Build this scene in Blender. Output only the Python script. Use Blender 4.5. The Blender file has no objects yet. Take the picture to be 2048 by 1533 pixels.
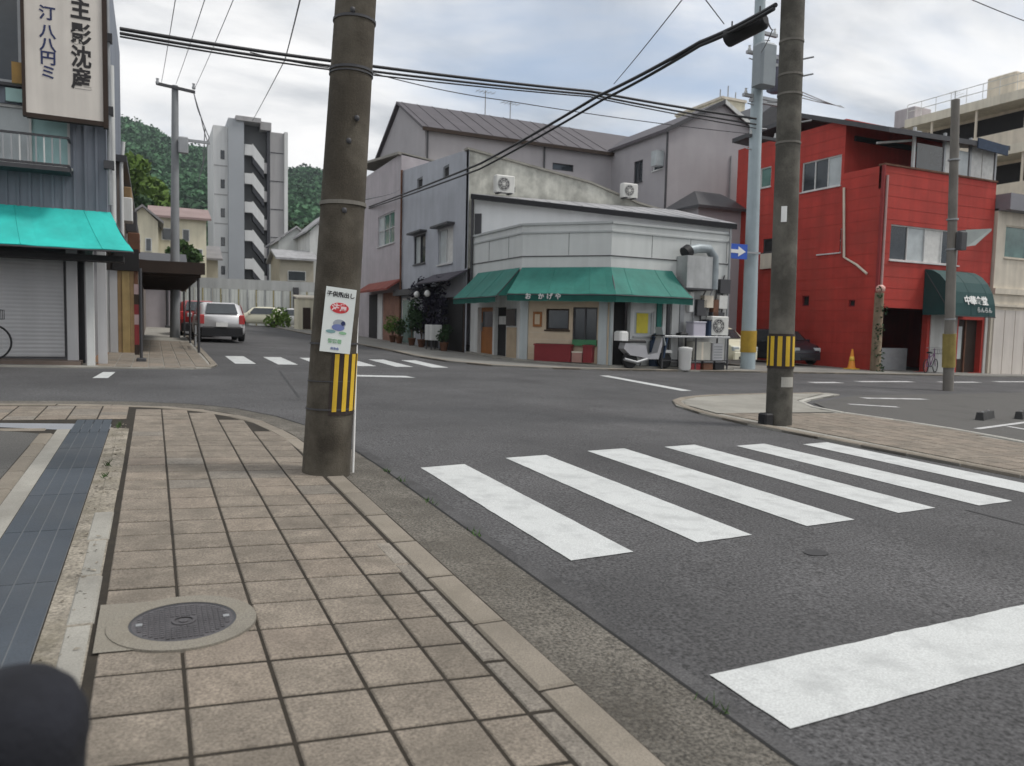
import bpy, math, random
import numpy as np
from mathutils import Vector, Matrix
random.seed(7)
rng = np.random.default_rng(7)
sc = bpy.context.scene
col = bpy.context.collection

# ------------------------------------------------------------------ camera
FPX, CX, CY, CAMH = 1520.0, 1024.0, 766.5, 1.35      # focal length in photo pixels, eye height in metres
def _basis(k, yc, vp):
    p1 = np.array([-1000, -(yc - 1000*k - CY), -FPX]); p2 = np.array([1000, -(yc + 1000*k - CY), -FPX])
    up = np.cross(p2-p1, p1); up /= np.linalg.norm(up)
    if up[1] < 0: up = -up
    v = np.array([vp[0]-CX, -(vp[1]-CY), -FPX]); v = v-up*(v@up); v /= np.linalg.norm(v)
    return np.stack([np.cross(v, up), v, up])
RB = _basis(.0227, 655, (305, 605))
cam_d = bpy.data.cameras.new('camera'); cam = bpy.data.objects.new('camera', cam_d); col.objects.link(cam)
M4 = Matrix([list(RB[i]) + [0] for i in range(3)] + [[0, 0, 0, 1]]); M4.translation = (0, 0, CAMH)
cam.matrix_world = M4
cam_d.sensor_width = 36; cam_d.lens = 36*FPX/2048; cam_d.clip_start = .05; cam_d.clip_end = 6000
sc.camera = cam
cam_d.dof.use_dof = True; cam_d.dof.focus_distance = 6.5; cam_d.dof.aperture_fstop = 3.0

# ------------------------------------------------------------------ world: daylight sky with broken cloud
SUN_EL, SUN_AZ = math.radians(58), math.radians(112)   # azimuth clockwise from +Y
w = bpy.data.worlds.new('World'); sc.world = w; w.use_nodes = True
nt = w.node_tree; N = nt.nodes; Lk = nt.links; N.clear()
out = N.new('ShaderNodeOutputWorld'); bg = N.new('ShaderNodeBackground'); bg.inputs['Strength'].default_value = .10
sky = N.new('ShaderNodeTexSky'); sky.sky_type = 'NISHITA'; sky.sun_disc = False
sky.sun_elevation = SUN_EL; sky.sun_rotation = SUN_AZ; sky.air_density = 1.0; sky.dust_density = 1.0; sky.ozone_density = 1.6
tc = N.new('ShaderNodeTexCoord'); sep = N.new('ShaderNodeSeparateXYZ'); Lk.new(tc.outputs['Generated'], sep.inputs[0])
def wmath(op, a, b):
    m = N.new('ShaderNodeMath'); m.operation = op
    for i, x in enumerate((a, b)):
        if isinstance(x, (int, float)): m.inputs[i].default_value = x
        else: Lk.new(x, m.inputs[i])
    return m.outputs[0]
zz = wmath('ADD', wmath('MAXIMUM', sep.outputs['Z'], 0.0), .22)
cmb = N.new('ShaderNodeCombineXYZ')
Lk.new(wmath('DIVIDE', sep.outputs['X'], zz), cmb.inputs[0]); Lk.new(wmath('DIVIDE', sep.outputs['Y'], zz), cmb.inputs[1])
def wnoise(scale, detail, loc, dist=.3):
    mp = N.new('ShaderNodeMapping'); mp.inputs['Location'].default_value = loc; mp.inputs['Scale'].default_value = (1, 1.5, 1)
    mp.inputs['Rotation'].default_value = (0, 0, .5)
    Lk.new(cmb.outputs[0], mp.inputs[0])
    n = N.new('ShaderNodeTexNoise'); n.inputs['Scale'].default_value = scale; n.inputs['Detail'].default_value = detail
    n.inputs['Roughness'].default_value = .55; n.inputs['Distortion'].default_value = dist
    Lk.new(mp.outputs[0], n.inputs['Vector']); return n.outputs['Fac']
def wramp(fac, a, b, ca=(0, 0, 0, 1), cb=(1, 1, 1, 1)):
    r = N.new('ShaderNodeValToRGB'); r.color_ramp.elements[0].position = a; r.color_ramp.elements[1].position = b
    r.color_ramp.elements[0].color = ca; r.color_ramp.elements[1].color = cb; r.color_ramp.interpolation = 'EASE'
    Lk.new(fac, r.inputs[0]); return r.outputs[0]
cover = wramp(wnoise(.85, 7, (3.1, 1.7, 0)), .22, .52)
shade = wramp(wnoise(.95, 9, (8.4, 2.2, 0), .5), .33, .62, (2.7, 2.95, 3.3, 1), (7.4, 7.35, 7.3, 1))
veil = N.new('ShaderNodeMixRGB'); veil.inputs[0].default_value = .5; veil.inputs[2].default_value = (3.5, 4.1, 4.9, 1)
Lk.new(sky.outputs[0], veil.inputs[1])
mx = N.new('ShaderNodeMixRGB'); Lk.new(cover, mx.inputs[0]); Lk.new(veil.outputs[0], mx.inputs[1]); Lk.new(shade, mx.inputs[2])
Lk.new(mx.outputs[0], bg.inputs['Color']); Lk.new(bg.outputs[0], out.inputs[0])

sun_d = bpy.data.lights.new('sun', 'SUN'); sun_d.energy = 1.5; sun_d.angle = math.radians(11); sun_d.color = (1, .96, .9)
sun = bpy.data.objects.new('sun', sun_d); col.objects.link(sun)
sd = Vector((math.sin(SUN_AZ)*math.cos(SUN_EL), math.cos(SUN_AZ)*math.cos(SUN_EL), math.sin(SUN_EL)))
sun.rotation_euler = sd.to_track_quat('Z', 'Y').to_euler()
sc.view_settings.view_transform = 'Standard'; sc.view_settings.look = 'None'
sc.view_settings.gamma = 1; sc.view_settings.exposure = 0.6

# ------------------------------------------------------------------ pixels -> places
EYE = np.array([0, 0, CAMH])
def ray(px, py): return RB @ np.array([px-CX, -(py-CY), -FPX])
_n = np.cross(ray(305, 605), ray(4305, 805)); _n /= _n[2]
GA, GB = -_n[0], -_n[1]                               # the street falls to the right and climbs away
def soft(t, lim=70):
    return t if abs(t) < lim else math.copysign(lim + 30*math.tanh((abs(t)-lim)/30), t)
def gz(x, y): return GA*soft(x) + GB*soft(y)
def G(px, py, lift=0.0):
    d = ray(px, py); t = -(CAMH-lift)/(d[2]-GA*d[0]-GB*d[1]); return EYE+t*d
def onY(px, py, Y): d = ray(px, py); return EYE + d*(Y/d[1])
def onX(px, py, X): d = ray(px, py); return EYE + d*(X/d[0])
def far(px, py, dist): d = ray(px, py); return EYE + d*(dist/np.linalg.norm(d[:2]))
def gp(x, y, l=0.0): return (x, y, gz(x, y)+l)

# ------------------------------------------------------------------ materials
def lin(c):
    c = c/255
    return c/12.92 if c <= .04045 else ((c+.055)/1.055)**2.4
def H(r, g, b): return (lin(r), lin(g), lin(b))
MATS = {}
def mat(name, c, rough=.8, var=.12, scale=3.0, speck=0.0, sscale=160, bump=0.0, bscale=120, metal=0.0, streak=0.0,
        stain=None, stain_amt=0.0, stain_scale=.9, rnd=0.0, spec=.4, emit=None, lines=None):
    if name in MATS: return MATS[name]
    m = bpy.data.materials.new(name); m.use_nodes = True; MATS[name] = m
    nt = m.node_tree; N = nt.nodes; L = nt.links; b = N['Principled BSDF']
    b.inputs['Roughness'].default_value = rough; b.inputs['Metallic'].default_value = metal
    b.inputs['Specular IOR Level'].default_value = spec
    geo = N.new('ShaderNodeNewGeometry'); pos = geo.outputs['Position']
    def noise(s, det=5, vec=None, sc3=None):
        n = N.new('ShaderNodeTexNoise'); n.inputs['Scale'].default_value = s; n.inputs['Detail'].default_value = det
        n.inputs['Roughness'].default_value = .6
        v = pos
        if sc3:
            mp = N.new('ShaderNodeMapping'); mp.inputs['Scale'].default_value = sc3; L.new(pos, mp.inputs[0]); v = mp.outputs[0]
        L.new(v, n.inputs['Vector']); return n.outputs['Fac']
    def ramp(f, a, bb, lo, hi):
        mr = N.new('ShaderNodeMapRange'); mr.inputs[1].default_value = a; mr.inputs[2].default_value = bb
        mr.inputs[3].default_value = lo; mr.inputs[4].default_value = hi; L.new(f, mr.inputs[0]); return mr.outputs[0]
    def mul(a, bb):
        x = N.new('ShaderNodeMath'); x.operation = 'MULTIPLY'
        for i, q in enumerate((a, bb)):
            if isinstance(q, (int, float)): x.inputs[i].default_value = q
            else: L.new(q, x.inputs[i])
        return x.outputs[0]
    f = ramp(noise(scale), .3, .7, 1-var, 1+var)
    if speck: f = mul(f, ramp(noise(sscale, 2), .32, .68, 1-speck, 1+speck))
    if streak: f = mul(f, ramp(noise(2.2, 6, None, (1.3, 1.3, .10)), .35, .75, 1+streak*.3, 1-streak))
    if rnd:
        oi = N.new('ShaderNodeObjectInfo'); f = mul(f, ramp(oi.outputs['Random'], 0, 1, 1-rnd, 1+rnd))
    vm = N.new('ShaderNodeVectorMath'); vm.operation = 'SCALE'; vm.inputs[0].default_value = c[:3]; L.new(f, vm.inputs['Scale'])
    colr = vm.outputs[0]
    if stain is not None:
        mxn = N.new('ShaderNodeMixRGB'); L.new(ramp(noise(stain_scale, 8), .48, .68, 0, stain_amt), mxn.inputs[0])
        L.new(colr, mxn.inputs[1]); mxn.inputs[2].default_value = (*stain, 1); colr = mxn.outputs[0]
    L.new(colr, b.inputs['Base Color'])
    if bump:
        bp = N.new('ShaderNodeBump'); bp.inputs['Strength'].default_value = bump; bp.inputs['Distance'].default_value = .01
        L.new(noise(bscale, 4), bp.inputs['Height']); L.new(bp.outputs[0], b.inputs['Normal'])
    if emit: b.inputs['Emission Color'].default_value = (*emit[:3], 1); b.inputs['Emission Strength'].default_value = emit[3]
    return m

ASPH = mat('asphalt', (.074, .073, .075), .85, .3, .55, speck=.65, sscale=60, bump=.5, bscale=140, stain=(.05, .05, .052), stain_amt=.5, stain_scale=.35)
ASPH2 = mat('asphalt_old', (.095, .092, .087), .9, .2, .9, speck=.4, sscale=90, bump=.5, bscale=120, stain=(.06, .058, .055), stain_amt=.6)
GROUND = mat('ground_earth', (.12, .115, .105), .9, .2, .3)
PAINT = mat('road_paint', (.52, .535, .53), .7, .05, 2.0, speck=.16, sscale=110, bump=.3, bscale=120, stain=(.33, .34, .34), stain_amt=.55, stain_scale=5.0)
PAINT_OLD = mat('road_paint_worn', (.5, .5, .5), .8, .2, 3.0, speck=.2, sscale=80, stain=(.16, .16, .16), stain_amt=.8, stain_scale=3.0)
TILE = mat('paving_tile', (.212, .182, .148), .85, .22, 7.0, speck=.36, sscale=95, bump=.6, bscale=160, rnd=.10, stain=(.115, .1, .08), stain_amt=.6, stain_scale=2.6)
TILE2 = mat('paving_tile_pink', (.218, .184, .148), .85, .2, 7.0, speck=.34, sscale=95, bump=.4, bscale=230, rnd=.1, stain=(.22, .18, .15), stain_amt=.4)
TILE3 = mat('paving_tile_grey', (.198, .177, .15), .85, .2, 7.0, speck=.34, sscale=95, bump=.4, bscale=230, rnd=.12)
JOINT = mat('joint_mortar', (.026, .021, .015), .95, .3, 8.0, speck=.3)
KERB = mat('kerb_stone', (.225, .198, .162), .85, .14, 3.0, speck=.22, sscale=150, bump=.5, bscale=170, rnd=.1, stain=(.16, .14, .11), stain_amt=.6, stain_scale=2.2)
GUTTER = mat('gutter_concrete', (.122, .112, .096), .9, .34, 1.7, speck=.6, sscale=70, bump=.9, bscale=85, stain=(.07, .062, .05), stain_amt=.75, stain_scale=1.3)
CONC = mat('concrete', (.29, .28, .25), .88, .15, 2.0, speck=.14, sscale=120, bump=.35, bscale=110, stain=(.17, .16, .14), stain_amt=.6, stain_scale=1.2)
CONC_BAD = mat('concrete_crumbling', (.25, .225, .185), .95, .3, 5.0, speck=.4, sscale=60, bump=1.0, bscale=40, stain=(.13, .115, .08), stain_amt=.8, stain_scale=4.0)
DRAIN = mat('drain_panel_slate', (.05, .06, .074), .6, .14, 3.0, speck=.15, sscale=140, bump=.25, rnd=.1, stain=(.09, .09, .09), stain_amt=.4)
IRON = mat('cast_iron', (.10, .095, .10), .55, .2, 6.0, speck=.2, metal=.3, bump=.3)
POLE = mat('pole_concrete_dark', (.066, .056, .042), .9, .22, 2.0, speck=.18, sscale=90, bump=.5, bscale=70, streak=.5, stain=(.17, .155, .125), stain_amt=.5, stain_scale=2.0)
POLE2 = mat('pole_concrete_weathered', (.085, .08, .068), .9, .25, 2.0, speck=.2, sscale=80, bump=.4, bscale=60, streak=.3, stain=(.26, .245, .21), stain_amt=.5, stain_scale=1.7)
STEEL_BLUE = mat('pole_steel_blue', (.36, .43, .46), .5, .08, 2.0, spec=.5, streak=.2)
STEEL = mat('steel_grey', (.33, .34, .35), .45, .1, 4.0, metal=.4)
STEEL_D = mat('steel_dark', (.055, .055, .06), .5, .12, 4.0)
BLACK = mat('black_rubber', (.014, .014, .016), .55, .1, 3.0)
YEL = mat('guard_yellow', (.66, .43, .03), .5, .12, 4.0, streak=.25)
YEL2 = mat('wrap_yellow', (.42, .27, .03), .6, .15, 4.0, streak=.3)
WHITE = mat('white_paint', (.78, .78, .76), .5, .05, 2.0)
WHITE_D = mat('white_dirty', (.62, .63, .62), .7, .08, 1.5, streak=.25)
CREAM = mat('cream_render', (.66, .60, .50), .8, .08, 1.5, streak=.2, bump=.1)
TEAL = mat('awning_teal', (.035, .50, .45), .65, .12, 1.6, spec=.25, streak=.18, stain=(.04, .38, .35), stain_amt=.5, stain_scale=1.5)
GREEN = mat('awning_green', (.034, .175, .145), .65, .12, 1.2, spec=.25, streak=.2)
GREEN_D = mat('awning_dark_green', (.018, .06, .06), .65, .1, 1.4, spec=.3)
SLATE = mat('cladding_slate', (.175, .195, .235), .6, .1, 1.0, streak=.3)
REDW = mat('red_render', (.43, .045, .033), .75, .16, .8, speck=.06, bump=.15, bscale=50, streak=.22, stain=(.30, .05, .035), stain_amt=.5, stain_scale=.5)
REDTILE = mat('red_plastic', (.19, .016, .02), .5, .1, 3.0)
WALLW = mat('white_panel_wall', (.60, .62, .61), .65, .05, 1.0, streak=.1)
WALLB = mat('bluegrey_render', (.40, .42, .46), .8, .08, 1.0, streak=.14, bump=.1)
WALLP = mat('pinkgrey_render', (.42, .39, .41), .8, .1, 1.0, streak=.1, bump=.1)
WALLG = mat('grey_house_wall', (.37, .355, .37), .8, .06, 1.0, streak=.05)
MORTAR = mat('stained_mortar', (.53, .53, .48), .92, .3, 1.6, streak=.25, bump=.5, bscale=18, stain=(.22, .22, .2), stain_amt=.8, stain_scale=.9)
ROOFP = mat('roof_purple_grey', (.082, .073, .082), .6, .12, 1.0, streak=.15)
ROOFG = mat('roof_metal_grey', (.33, .33, .34), .5, .14, 1.0, streak=.3)
DARK = mat('dark_interior', (.018, .017, .018), .8, .2, 2.0)
BROWN = mat('dark_brown_wood', (.03, .017, .011), .7, .2, 2.0)
WOOD = mat('wood_boards', (.30, .20, .10), .7, .2, 3.0, streak=.4)
WOODO = mat('orange_door_wood', (.34, .13, .035), .5, .15, 3.0, streak=.3)
BEIGE = mat('beige_tile_wall', (.60, .49, .36), .6, .08, 3.0)
SHUT = mat('shutter_grey', (.50, .50, .51), .45, .06, 1.0, streak=.1)
GLASS = mat('window_glass', (.03, .038, .044), .08, .25, 1.5, spec=.8)
GLASS_G = mat('window_glass_green', (.10, .19, .17), .12, .3, 1.5, spec=.8)
GLASS_F = mat('window_frosted', (.42, .46, .47), .3, .15, 2.0, spec=.6)
CURT = mat('curtain_white', (.62, .62, .60), .8, .12, 5.0)
ALU = mat('aluminium', (.55, .56, .57), .4, .06, 3.0, metal=.3)
AC = mat('ac_white', (.68, .68, .65), .5, .06, 3.0, streak=.2)
RUST = mat('rusty_brown', (.13, .06, .035), .8, .3, 4.0)
ORANGE = mat('cone_orange', (.80, .30, .04), .5, .1, 4.0)
INK = mat('sign_ink_black', (.02, .018, .02), .6, .1, 4.0)
INKB = mat('sign_ink_navy', (.02, .03, .10), .6, .1, 4.0)
SIGNB = mat('sign_board_cream', (.64, .60, .55), .6, .06, 1.5, streak=.2)
RED = mat('sign_red', (.62, .05, .06), .5, .1, 4.0)
BLUE = mat('sign_blue', (.03, .10, .48), .45, .05, 4.0)
LBLUE = mat('print_blue', (.16, .2, .42), .6, .1, 4.0)
PGREEN = mat('print_green', (.25, .45, .28), .6, .1, 4.0)
LEAF = mat('foliage', (.05, .095, .028), .7, .45, 1.2, rnd=.0, spec=.2)
LEAF_D = mat('foliage_dark', (.03, .06, .025), .7, .4, 1.2, spec=.2)
LEAF_L = mat('foliage_light', (.11, .18, .04), .7, .4, 1.2, spec=.2)
FOREST = mat('forest_foliage', (.06, .13, .066), .8, .5, .03, speck=.35, sscale=.25, spec=.1)
HILLM = mat('hill_earth', (.03, .06, .035), .9, .3, .05)
BARK = mat('bark', (.10, .075, .05), .9, .3, 6.0)
YWALL = mat('yellow_house_wall', (.64, .60, .47), .8, .1, .6, streak=.2)
TOWERW = mat('tower_pale', (.64, .65, .65), .7, .06, .2, streak=.12)
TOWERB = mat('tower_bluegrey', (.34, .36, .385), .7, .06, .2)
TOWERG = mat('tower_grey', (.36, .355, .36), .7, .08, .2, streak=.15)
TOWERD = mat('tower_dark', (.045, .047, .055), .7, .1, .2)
FENCE = mat('fence_pale_panel', (.60, .62, .60), .6, .07, .6, streak=.2, rnd=.06)
PURPLE = mat('purple_plastic', (.16, .06, .16), .5, .1, 3.0)
CARS = mat('car_silver', (.66, .66, .67), .3, .03, 1.0, metal=.3, spec=.6)
CARR = mat('car_red', (.33, .03, .03), .3, .05, 1.0, spec=.6)
CARW = mat('car_cream', (.66, .64, .50), .3, .04, 1.0, spec=.6)
CARD = mat('car_dark', (.02, .022, .03), .25, .05, 1.0, spec=.7)
LAMPR = mat('tail_lamp_red', (.45, .02, .02), .25, .05, 2.0, spec=.7)
NAVY = mat('navy_fabric', (.011, .012, .017), .9, .35, 14.0, bump=.4, bscale=60)
CRATEB = mat('dark_blue_tarp', (.02, .04, .08), .6, .2, 4.0)

# ------------------------------------------------------------------ mesh helpers
OFF = {}
class MB:
    def __init__(s): s.v = []; s.f = []; s.sm = []
    def add(s, vs, fs, smooth=False):
        o = len(s.v); s.v += [tuple(map(float, p)) for p in vs]
        for q in fs: s.f.append(tuple(o+i for i in q)); s.sm.append(smooth)
        return s
    def box(s, x0, x1, y0, y1, z0, z1):
        return s.hexa([(x0, y0, z0), (x1, y0, z0), (x1, y1, z0), (x0, y1, z0), (x0, y0, z1), (x1, y0, z1), (x1, y1, z1), (x0, y1, z1)])
    def hexa(s, p): return s.add(p, [(3, 2, 1, 0), (4, 5, 6, 7), (0, 1, 5, 4), (1, 2, 6, 5), (2, 3, 7, 6), (3, 0, 4, 7)])
    def bbox(s, x0, x1, y0, y1, z0, z1, b=.02):      # box with chamfered edges, vertical and top
        b = min(b, (x1-x0)*.45, (y1-y0)*.45, (z1-z0)*.45)
        def ring(i, z): return [(x0+i+b, y0+i, z), (x1-i-b, y0+i, z), (x1-i, y0+i+b, z), (x1-i, y1-i-b, z), (x1-i-b, y1-i, z), (x0+i+b, y1-i, z), (x0+i, y1-i-b, z), (x0+i, y0+i+b, z)]
        vs = ring(0, z0) + ring(0, z1-b) + ring(b*.8, z1)
        fs = [tuple(range(7, -1, -1)), tuple(range(16, 24))]
        for r in (0, 8):
            for i in range(8): fs.append((r+i, r+(i+1) % 8, r+8+(i+1) % 8, r+8+i))
        return s.add(vs, fs)
    def prism(s, poly, vec):                          # any 3-D polygon pushed along vec
        n = len(poly); p = [np.array(q, float) for q in poly]; v = np.array(vec, float)
        fs = [tuple(range(n-1, -1, -1)), tuple(range(n, 2*n))] + [(i, (i+1) % n, n+(i+1) % n, n+i) for i in range(n)]
        return s.add(p+[q+v for q in p], fs)
    def tube(s, pts, r, n=8, caps=True, smooth=True):
        pts = [Vector(p) for p in pts]; k = len(pts); rs = r if isinstance(r, (list, tuple)) else [r]*k
        vs = []; fs = []; prev = None
        for i, p in enumerate(pts):
            d = (pts[min(i+1, k-1)]-pts[max(i-1, 0)]).normalized()
            if prev is None:
                ref = Vector((0, 0, 1)) if abs(d.z) < .9 else Vector((1, 0, 0)); a = d.cross(ref).normalized()
            else: a = (prev - d*prev.dot(d)).normalized()
            prev = a; b = d.cross(a)
            for j in range(n):
                t = 2*math.pi*j/n; vs.append(p + (a*math.cos(t)+b*math.sin(t))*rs[i])
        for i in range(k-1):
            for j in range(n): fs.append((i*n+j, i*n+(j+1) % n, (i+1)*n+(j+1) % n, (i+1)*n+j))
        s.add(vs, fs, smooth)
        if caps: s.add(vs[:n], [tuple(range(n-1, -1, -1))]); s.add(vs[-n:], [tuple(range(n))])
        return s
    def lathe(s, c, prof, n=24, axis='z', smooth=True):
        vs = []; fs = []
        for r, h in prof:
            for j in range(n):
                t = 2*math.pi*j/n; x, y = r*math.cos(t), r*math.sin(t)
                q = {'z': (x, y, h), 'y': (x, h, y), 'x': (h, x, y)}[axis]; vs.append((c[0]+q[0], c[1]+q[1], c[2]+q[2]))
        k = len(prof)
        for i in range(k-1):
            for j in range(n): fs.append((i*n+j, i*n+(j+1) % n, (i+1)*n+(j+1) % n, (i+1)*n+j))
        s.add(vs, fs, smooth); s.add(vs[:n], [tuple(range(n-1, -1, -1))]); s.add(vs[-n:], [tuple(range(n))]); return s
    def build(s, name, m, parent=None, off=None):
        o = OFF.get(parent.name, Vector((0, 0, 0))) if parent is not None else Vector(off if off is not None else (0, 0, 0))
        me = bpy.data.meshes.new(name); me.from_pydata([(p[0]-o[0], p[1]-o[1], p[2]-o[2]) for p in s.v], [], s.f); me.update()
        if any(s.sm): me.polygons.foreach_set('use_smooth', s.sm)
        me.materials.append(m)
        ob = bpy.data.objects.new(name, me); col.objects.link(ob)
        if parent is not None: ob.parent = parent
        elif off is not None: ob.location = off
        OFF[ob.name] = Vector(o); return ob
def thing(name, label, cat, loc, group=None):
    o = bpy.data.objects.new(name, None); col.objects.link(o); o.location = loc; o.empty_display_size = .2
    o['label'] = label; o['category'] = cat
    if group: o['group'] = group
    OFF[o.name] = Vector(loc); return o
def tag(o, label, cat, group=None):
    o['label'] = label; o['category'] = cat
    if group: o['group'] = group
    return o
def struct(o): o['kind'] = 'structure'; return o
def copy_tree(o, parent=None):
    c = o.copy(); col.objects.link(c); c.parent = parent
    for ch in o.children: copy_tree(ch, c)
    return c
def flat(pts, z, name, m, parent=None, kind=True, off=None, thick=0.0):
    mb = MB()
    top = [gp(x, y, z) for x, y in pts]
    if thick: mb.prism([(p[0], p[1], p[2]-thick) for p in top], (0, 0, thick))
    else: mb.add(top, [tuple(range(len(top)))])
    o = mb.build(name, m, parent, off)
    if kind and parent is None: struct(o)
    return o
def text_mesh(name, body, size, m, parent, mtx, bold=0.0, align='CENTER', ext=.004):
    cu = bpy.data.curves.new(name, 'FONT'); cu.body = body; cu.size = size; cu.extrude = ext; cu.align_x = align; cu.align_y = 'CENTER'
    cu.offset = bold; cu.resolution_u = 3; cu.space_line = .95
    t = bpy.data.objects.new(name, cu); col.objects.link(t)
    dg = bpy.context.evaluated_depsgraph_get(); me = bpy.data.meshes.new_from_object(t.evaluated_get(dg))
    bpy.data.objects.remove(t); bpy.data.curves.remove(cu)
    o = OFF.get(parent.name, Vector((0, 0, 0)))
    me.transform(Matrix.Translation(-o) @ mtx); me.materials.clear(); me.materials.append(m); me.name = name
    ob = bpy.data.objects.new(name, me); col.objects.link(ob); ob.parent = parent; OFF[ob.name] = Vector(o); return ob
def frame_mtx(p, u, n):                               # text frame: x along u, y up, z along the outward normal n
    u = Vector(u).normalized(); n = Vector(n).normalized(); v = n.cross(u)
    m = Matrix(((u.x, v.x, n.x, p[0]), (u.y, v.y, n.y, p[1]), (u.z, v.z, n.z, p[2]), (0, 0, 0, 1))); return m

class Fac:                                            # a vertical facade through two plan points
    def __init__(s, A, B):
        s.A = np.array(A[:2], float); s.B = np.array(B[:2], float); d = s.B-s.A; s.len = float(np.linalg.norm(d)); s.u = d/s.len
        n = np.array([s.u[1], -s.u[0]])
        if n @ (-s.A) < 0: n = -n
        s.n = n
    def hit(s, px, py):
        d = ray(px, py); t = (s.n @ s.A)/(s.n @ d[:2]); return EYE+t*d
    def uz(s, px, py): p = s.hit(px, py); return float((p[:2]-s.A) @ s.u), float(p[2])
    def rect(s, x0, y0, x1, y1):
        ym, xm = (y0+y1)/2, (x0+x1)/2
        a, b = sorted((s.uz(x0, ym)[0], s.uz(x1, ym)[0])); return a, b, s.uz(xm, y1)[1], s.uz(xm, y0)[1]
    def pt(s, u, z, d=0.0): q = s.A+s.u*u+s.n*d; return (q[0], q[1], z)
    def g(s, u): q = s.A+s.u*u; return gz(q[0], q[1])
    def box(s, mb, u0, u1, z0, z1, d0, d1):
        return mb.hexa([s.pt(u0, z0, d1), s.pt(u1, z0, d1), s.pt(u1, z0, d0), s.pt(u0, z0, d0), s.pt(u0, z1, d1), s.pt(u1, z1, d1), s.pt(u1, z1, d0), s.pt(u0, z1, d0)])
    def quad(s, mb, u0, u1, z0, z1, d): return mb.add([s.pt(u0, z0, d), s.pt(u1, z0, d), s.pt(u1, z1, d), s.pt(u0, z1, d)], [(0, 1, 2, 3)])
    def wall(s, mb, u0, u1, z0, z1, holes=(), rec=.12):
        us = sorted({u0, u1, *[min(max(h[i], u0), u1) for h in holes for i in (0, 1)]})
        zs = sorted({z0, z1, *[min(max(h[i], z0), z1) for h in holes for i in (2, 3)]})
        for a, b in zip(us, us[1:]):
            for c, d in zip(zs, zs[1:]):
                um, zm = (a+b)/2, (c+d)/2
                if not any(h[0] < um < h[1] and h[2] < zm < h[3] for h in holes): s.quad(mb, a, b, c, d, 0)
        for h in holes:
            a, b, c, d = h[:4]
            for (p, q) in (((a, c), (b, c)), ((b, c), (b, d)), ((b, d), (a, d)), ((a, d), (a, c))):
                mb.add([s.pt(*p, 0), s.pt(*q, 0), s.pt(*q, -rec), s.pt(*p, -rec)], [(0, 1, 2, 3)])
        return mb
    def window(s, par, r, panes=2, frame=ALU, glass=GLASS, fw=.05, rec=.1, sill=True, name='window', glasses=None, rows=1):
        u0, u1, z0, z1 = r[:4]; mb = MB()
        s.box(mb, u0, u1, z0, z0+fw, -rec, -rec+.06); s.box(mb, u0, u1, z1-fw, z1, -rec, -rec+.06)
        s.box(mb, u0, u0+fw, z0+fw, z1-fw, -rec, -rec+.06); s.box(mb, u1-fw, u1, z0+fw, z1-fw, -rec, -rec+.06)
        for i in range(1, panes):
            uc = u0+(u1-u0)*i/panes; s.box(mb, uc-fw*.4, uc+fw*.4, z0+fw, z1-fw, -rec+.002, -rec+.058)
        for i in range(1, rows):
            zc = z0+(z1-z0)*i/rows; s.box(mb, u0+fw, u1-fw, zc-fw*.35, zc+fw*.35, -rec+.004, -rec+.055)
        if sill: s.box(mb, u0-.04, u1+.04, z0-.05, z0-.003, -.02, .06)
        wo = mb.build(name, frame, par)
        for i in range(panes):
            g = (glasses[i] if glasses else glass)
            q = MB(); s.box(q, u0+(u1-u0)*i/panes+.012, u0+(u1-u0)*(i+1)/panes-.012, z0+.012, z1-.012, -rec-.012-.004*(i % 2), -rec+.012-.004*(i % 2))
            q.build('pane', g, wo)
        return wo
def leaf_cloud(mb, c, r, n, s, squash=1.0, shell=.45):
    for _ in range(n):
        d = rng.normal(size=3); d /= np.linalg.norm(d)+1e-9; k = shell+(1-shell)*rng.random()**.5
        p = np.array(c)+d*np.array(r)*k*(1 if True else squash)
        a = rng.normal(size=3); a /= np.linalg.norm(a); b = np.cross(a, rng.normal(size=3)); b /= np.linalg.norm(b)+1e-9
        e = s*(.6+.8*rng.random()); a = a*e; b = b*e*.6
        mb.add([p-a, p+b, p+a, p-b], [(0, 1, 2, 3)])
    return mb
# ================================================================== SETTING: ground, road, pavements
mb = MB(); rings = [0, 30, 60, 80, 100, 130, 180, 300, 600, 1200, 3000]; nn = 48; vs = [(0, 0, gz(0, 0)-.06)]; fs = []
for r in rings[1:]:
    for j in range(nn):
        t = 2*math.pi*j/nn; x, y = r*math.cos(t), r*math.sin(t); vs.append((x, y, gz(x, y)-.06))
for j in range(nn): fs.append((0, 1+j, 1+(j+1) % nn))
for i in range(len(rings)-2):
    for j in range(nn): fs.append((1+i*nn+j, 1+(i+1)*nn+j, 1+(i+1)*nn+(j+1) % nn, 1+i*nn+(j+1) % nn))
struct(mb.add(vs, fs).build('ground', GROUND))
mb = MB(); xs = np.linspace(-40, 66, 16); ys = np.linspace(-12, 66, 12); vs = [gp(x, y) for y in ys for x in xs]
fs = [(j*16+i, j*16+i+1, (j+1)*16+i+1, (j+1)*16+i) for j in range(11) for i in range(15)]
road = struct(mb.add(vs, fs).build('road', ASPH))
CONC_L = mat('concrete_pale', (.40, .39, .355), .88, .12, 1.2, speck=.14, bump=.3, stain=(.24, .22, .19), stain_amt=.6, stain_scale=2.0)
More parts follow.
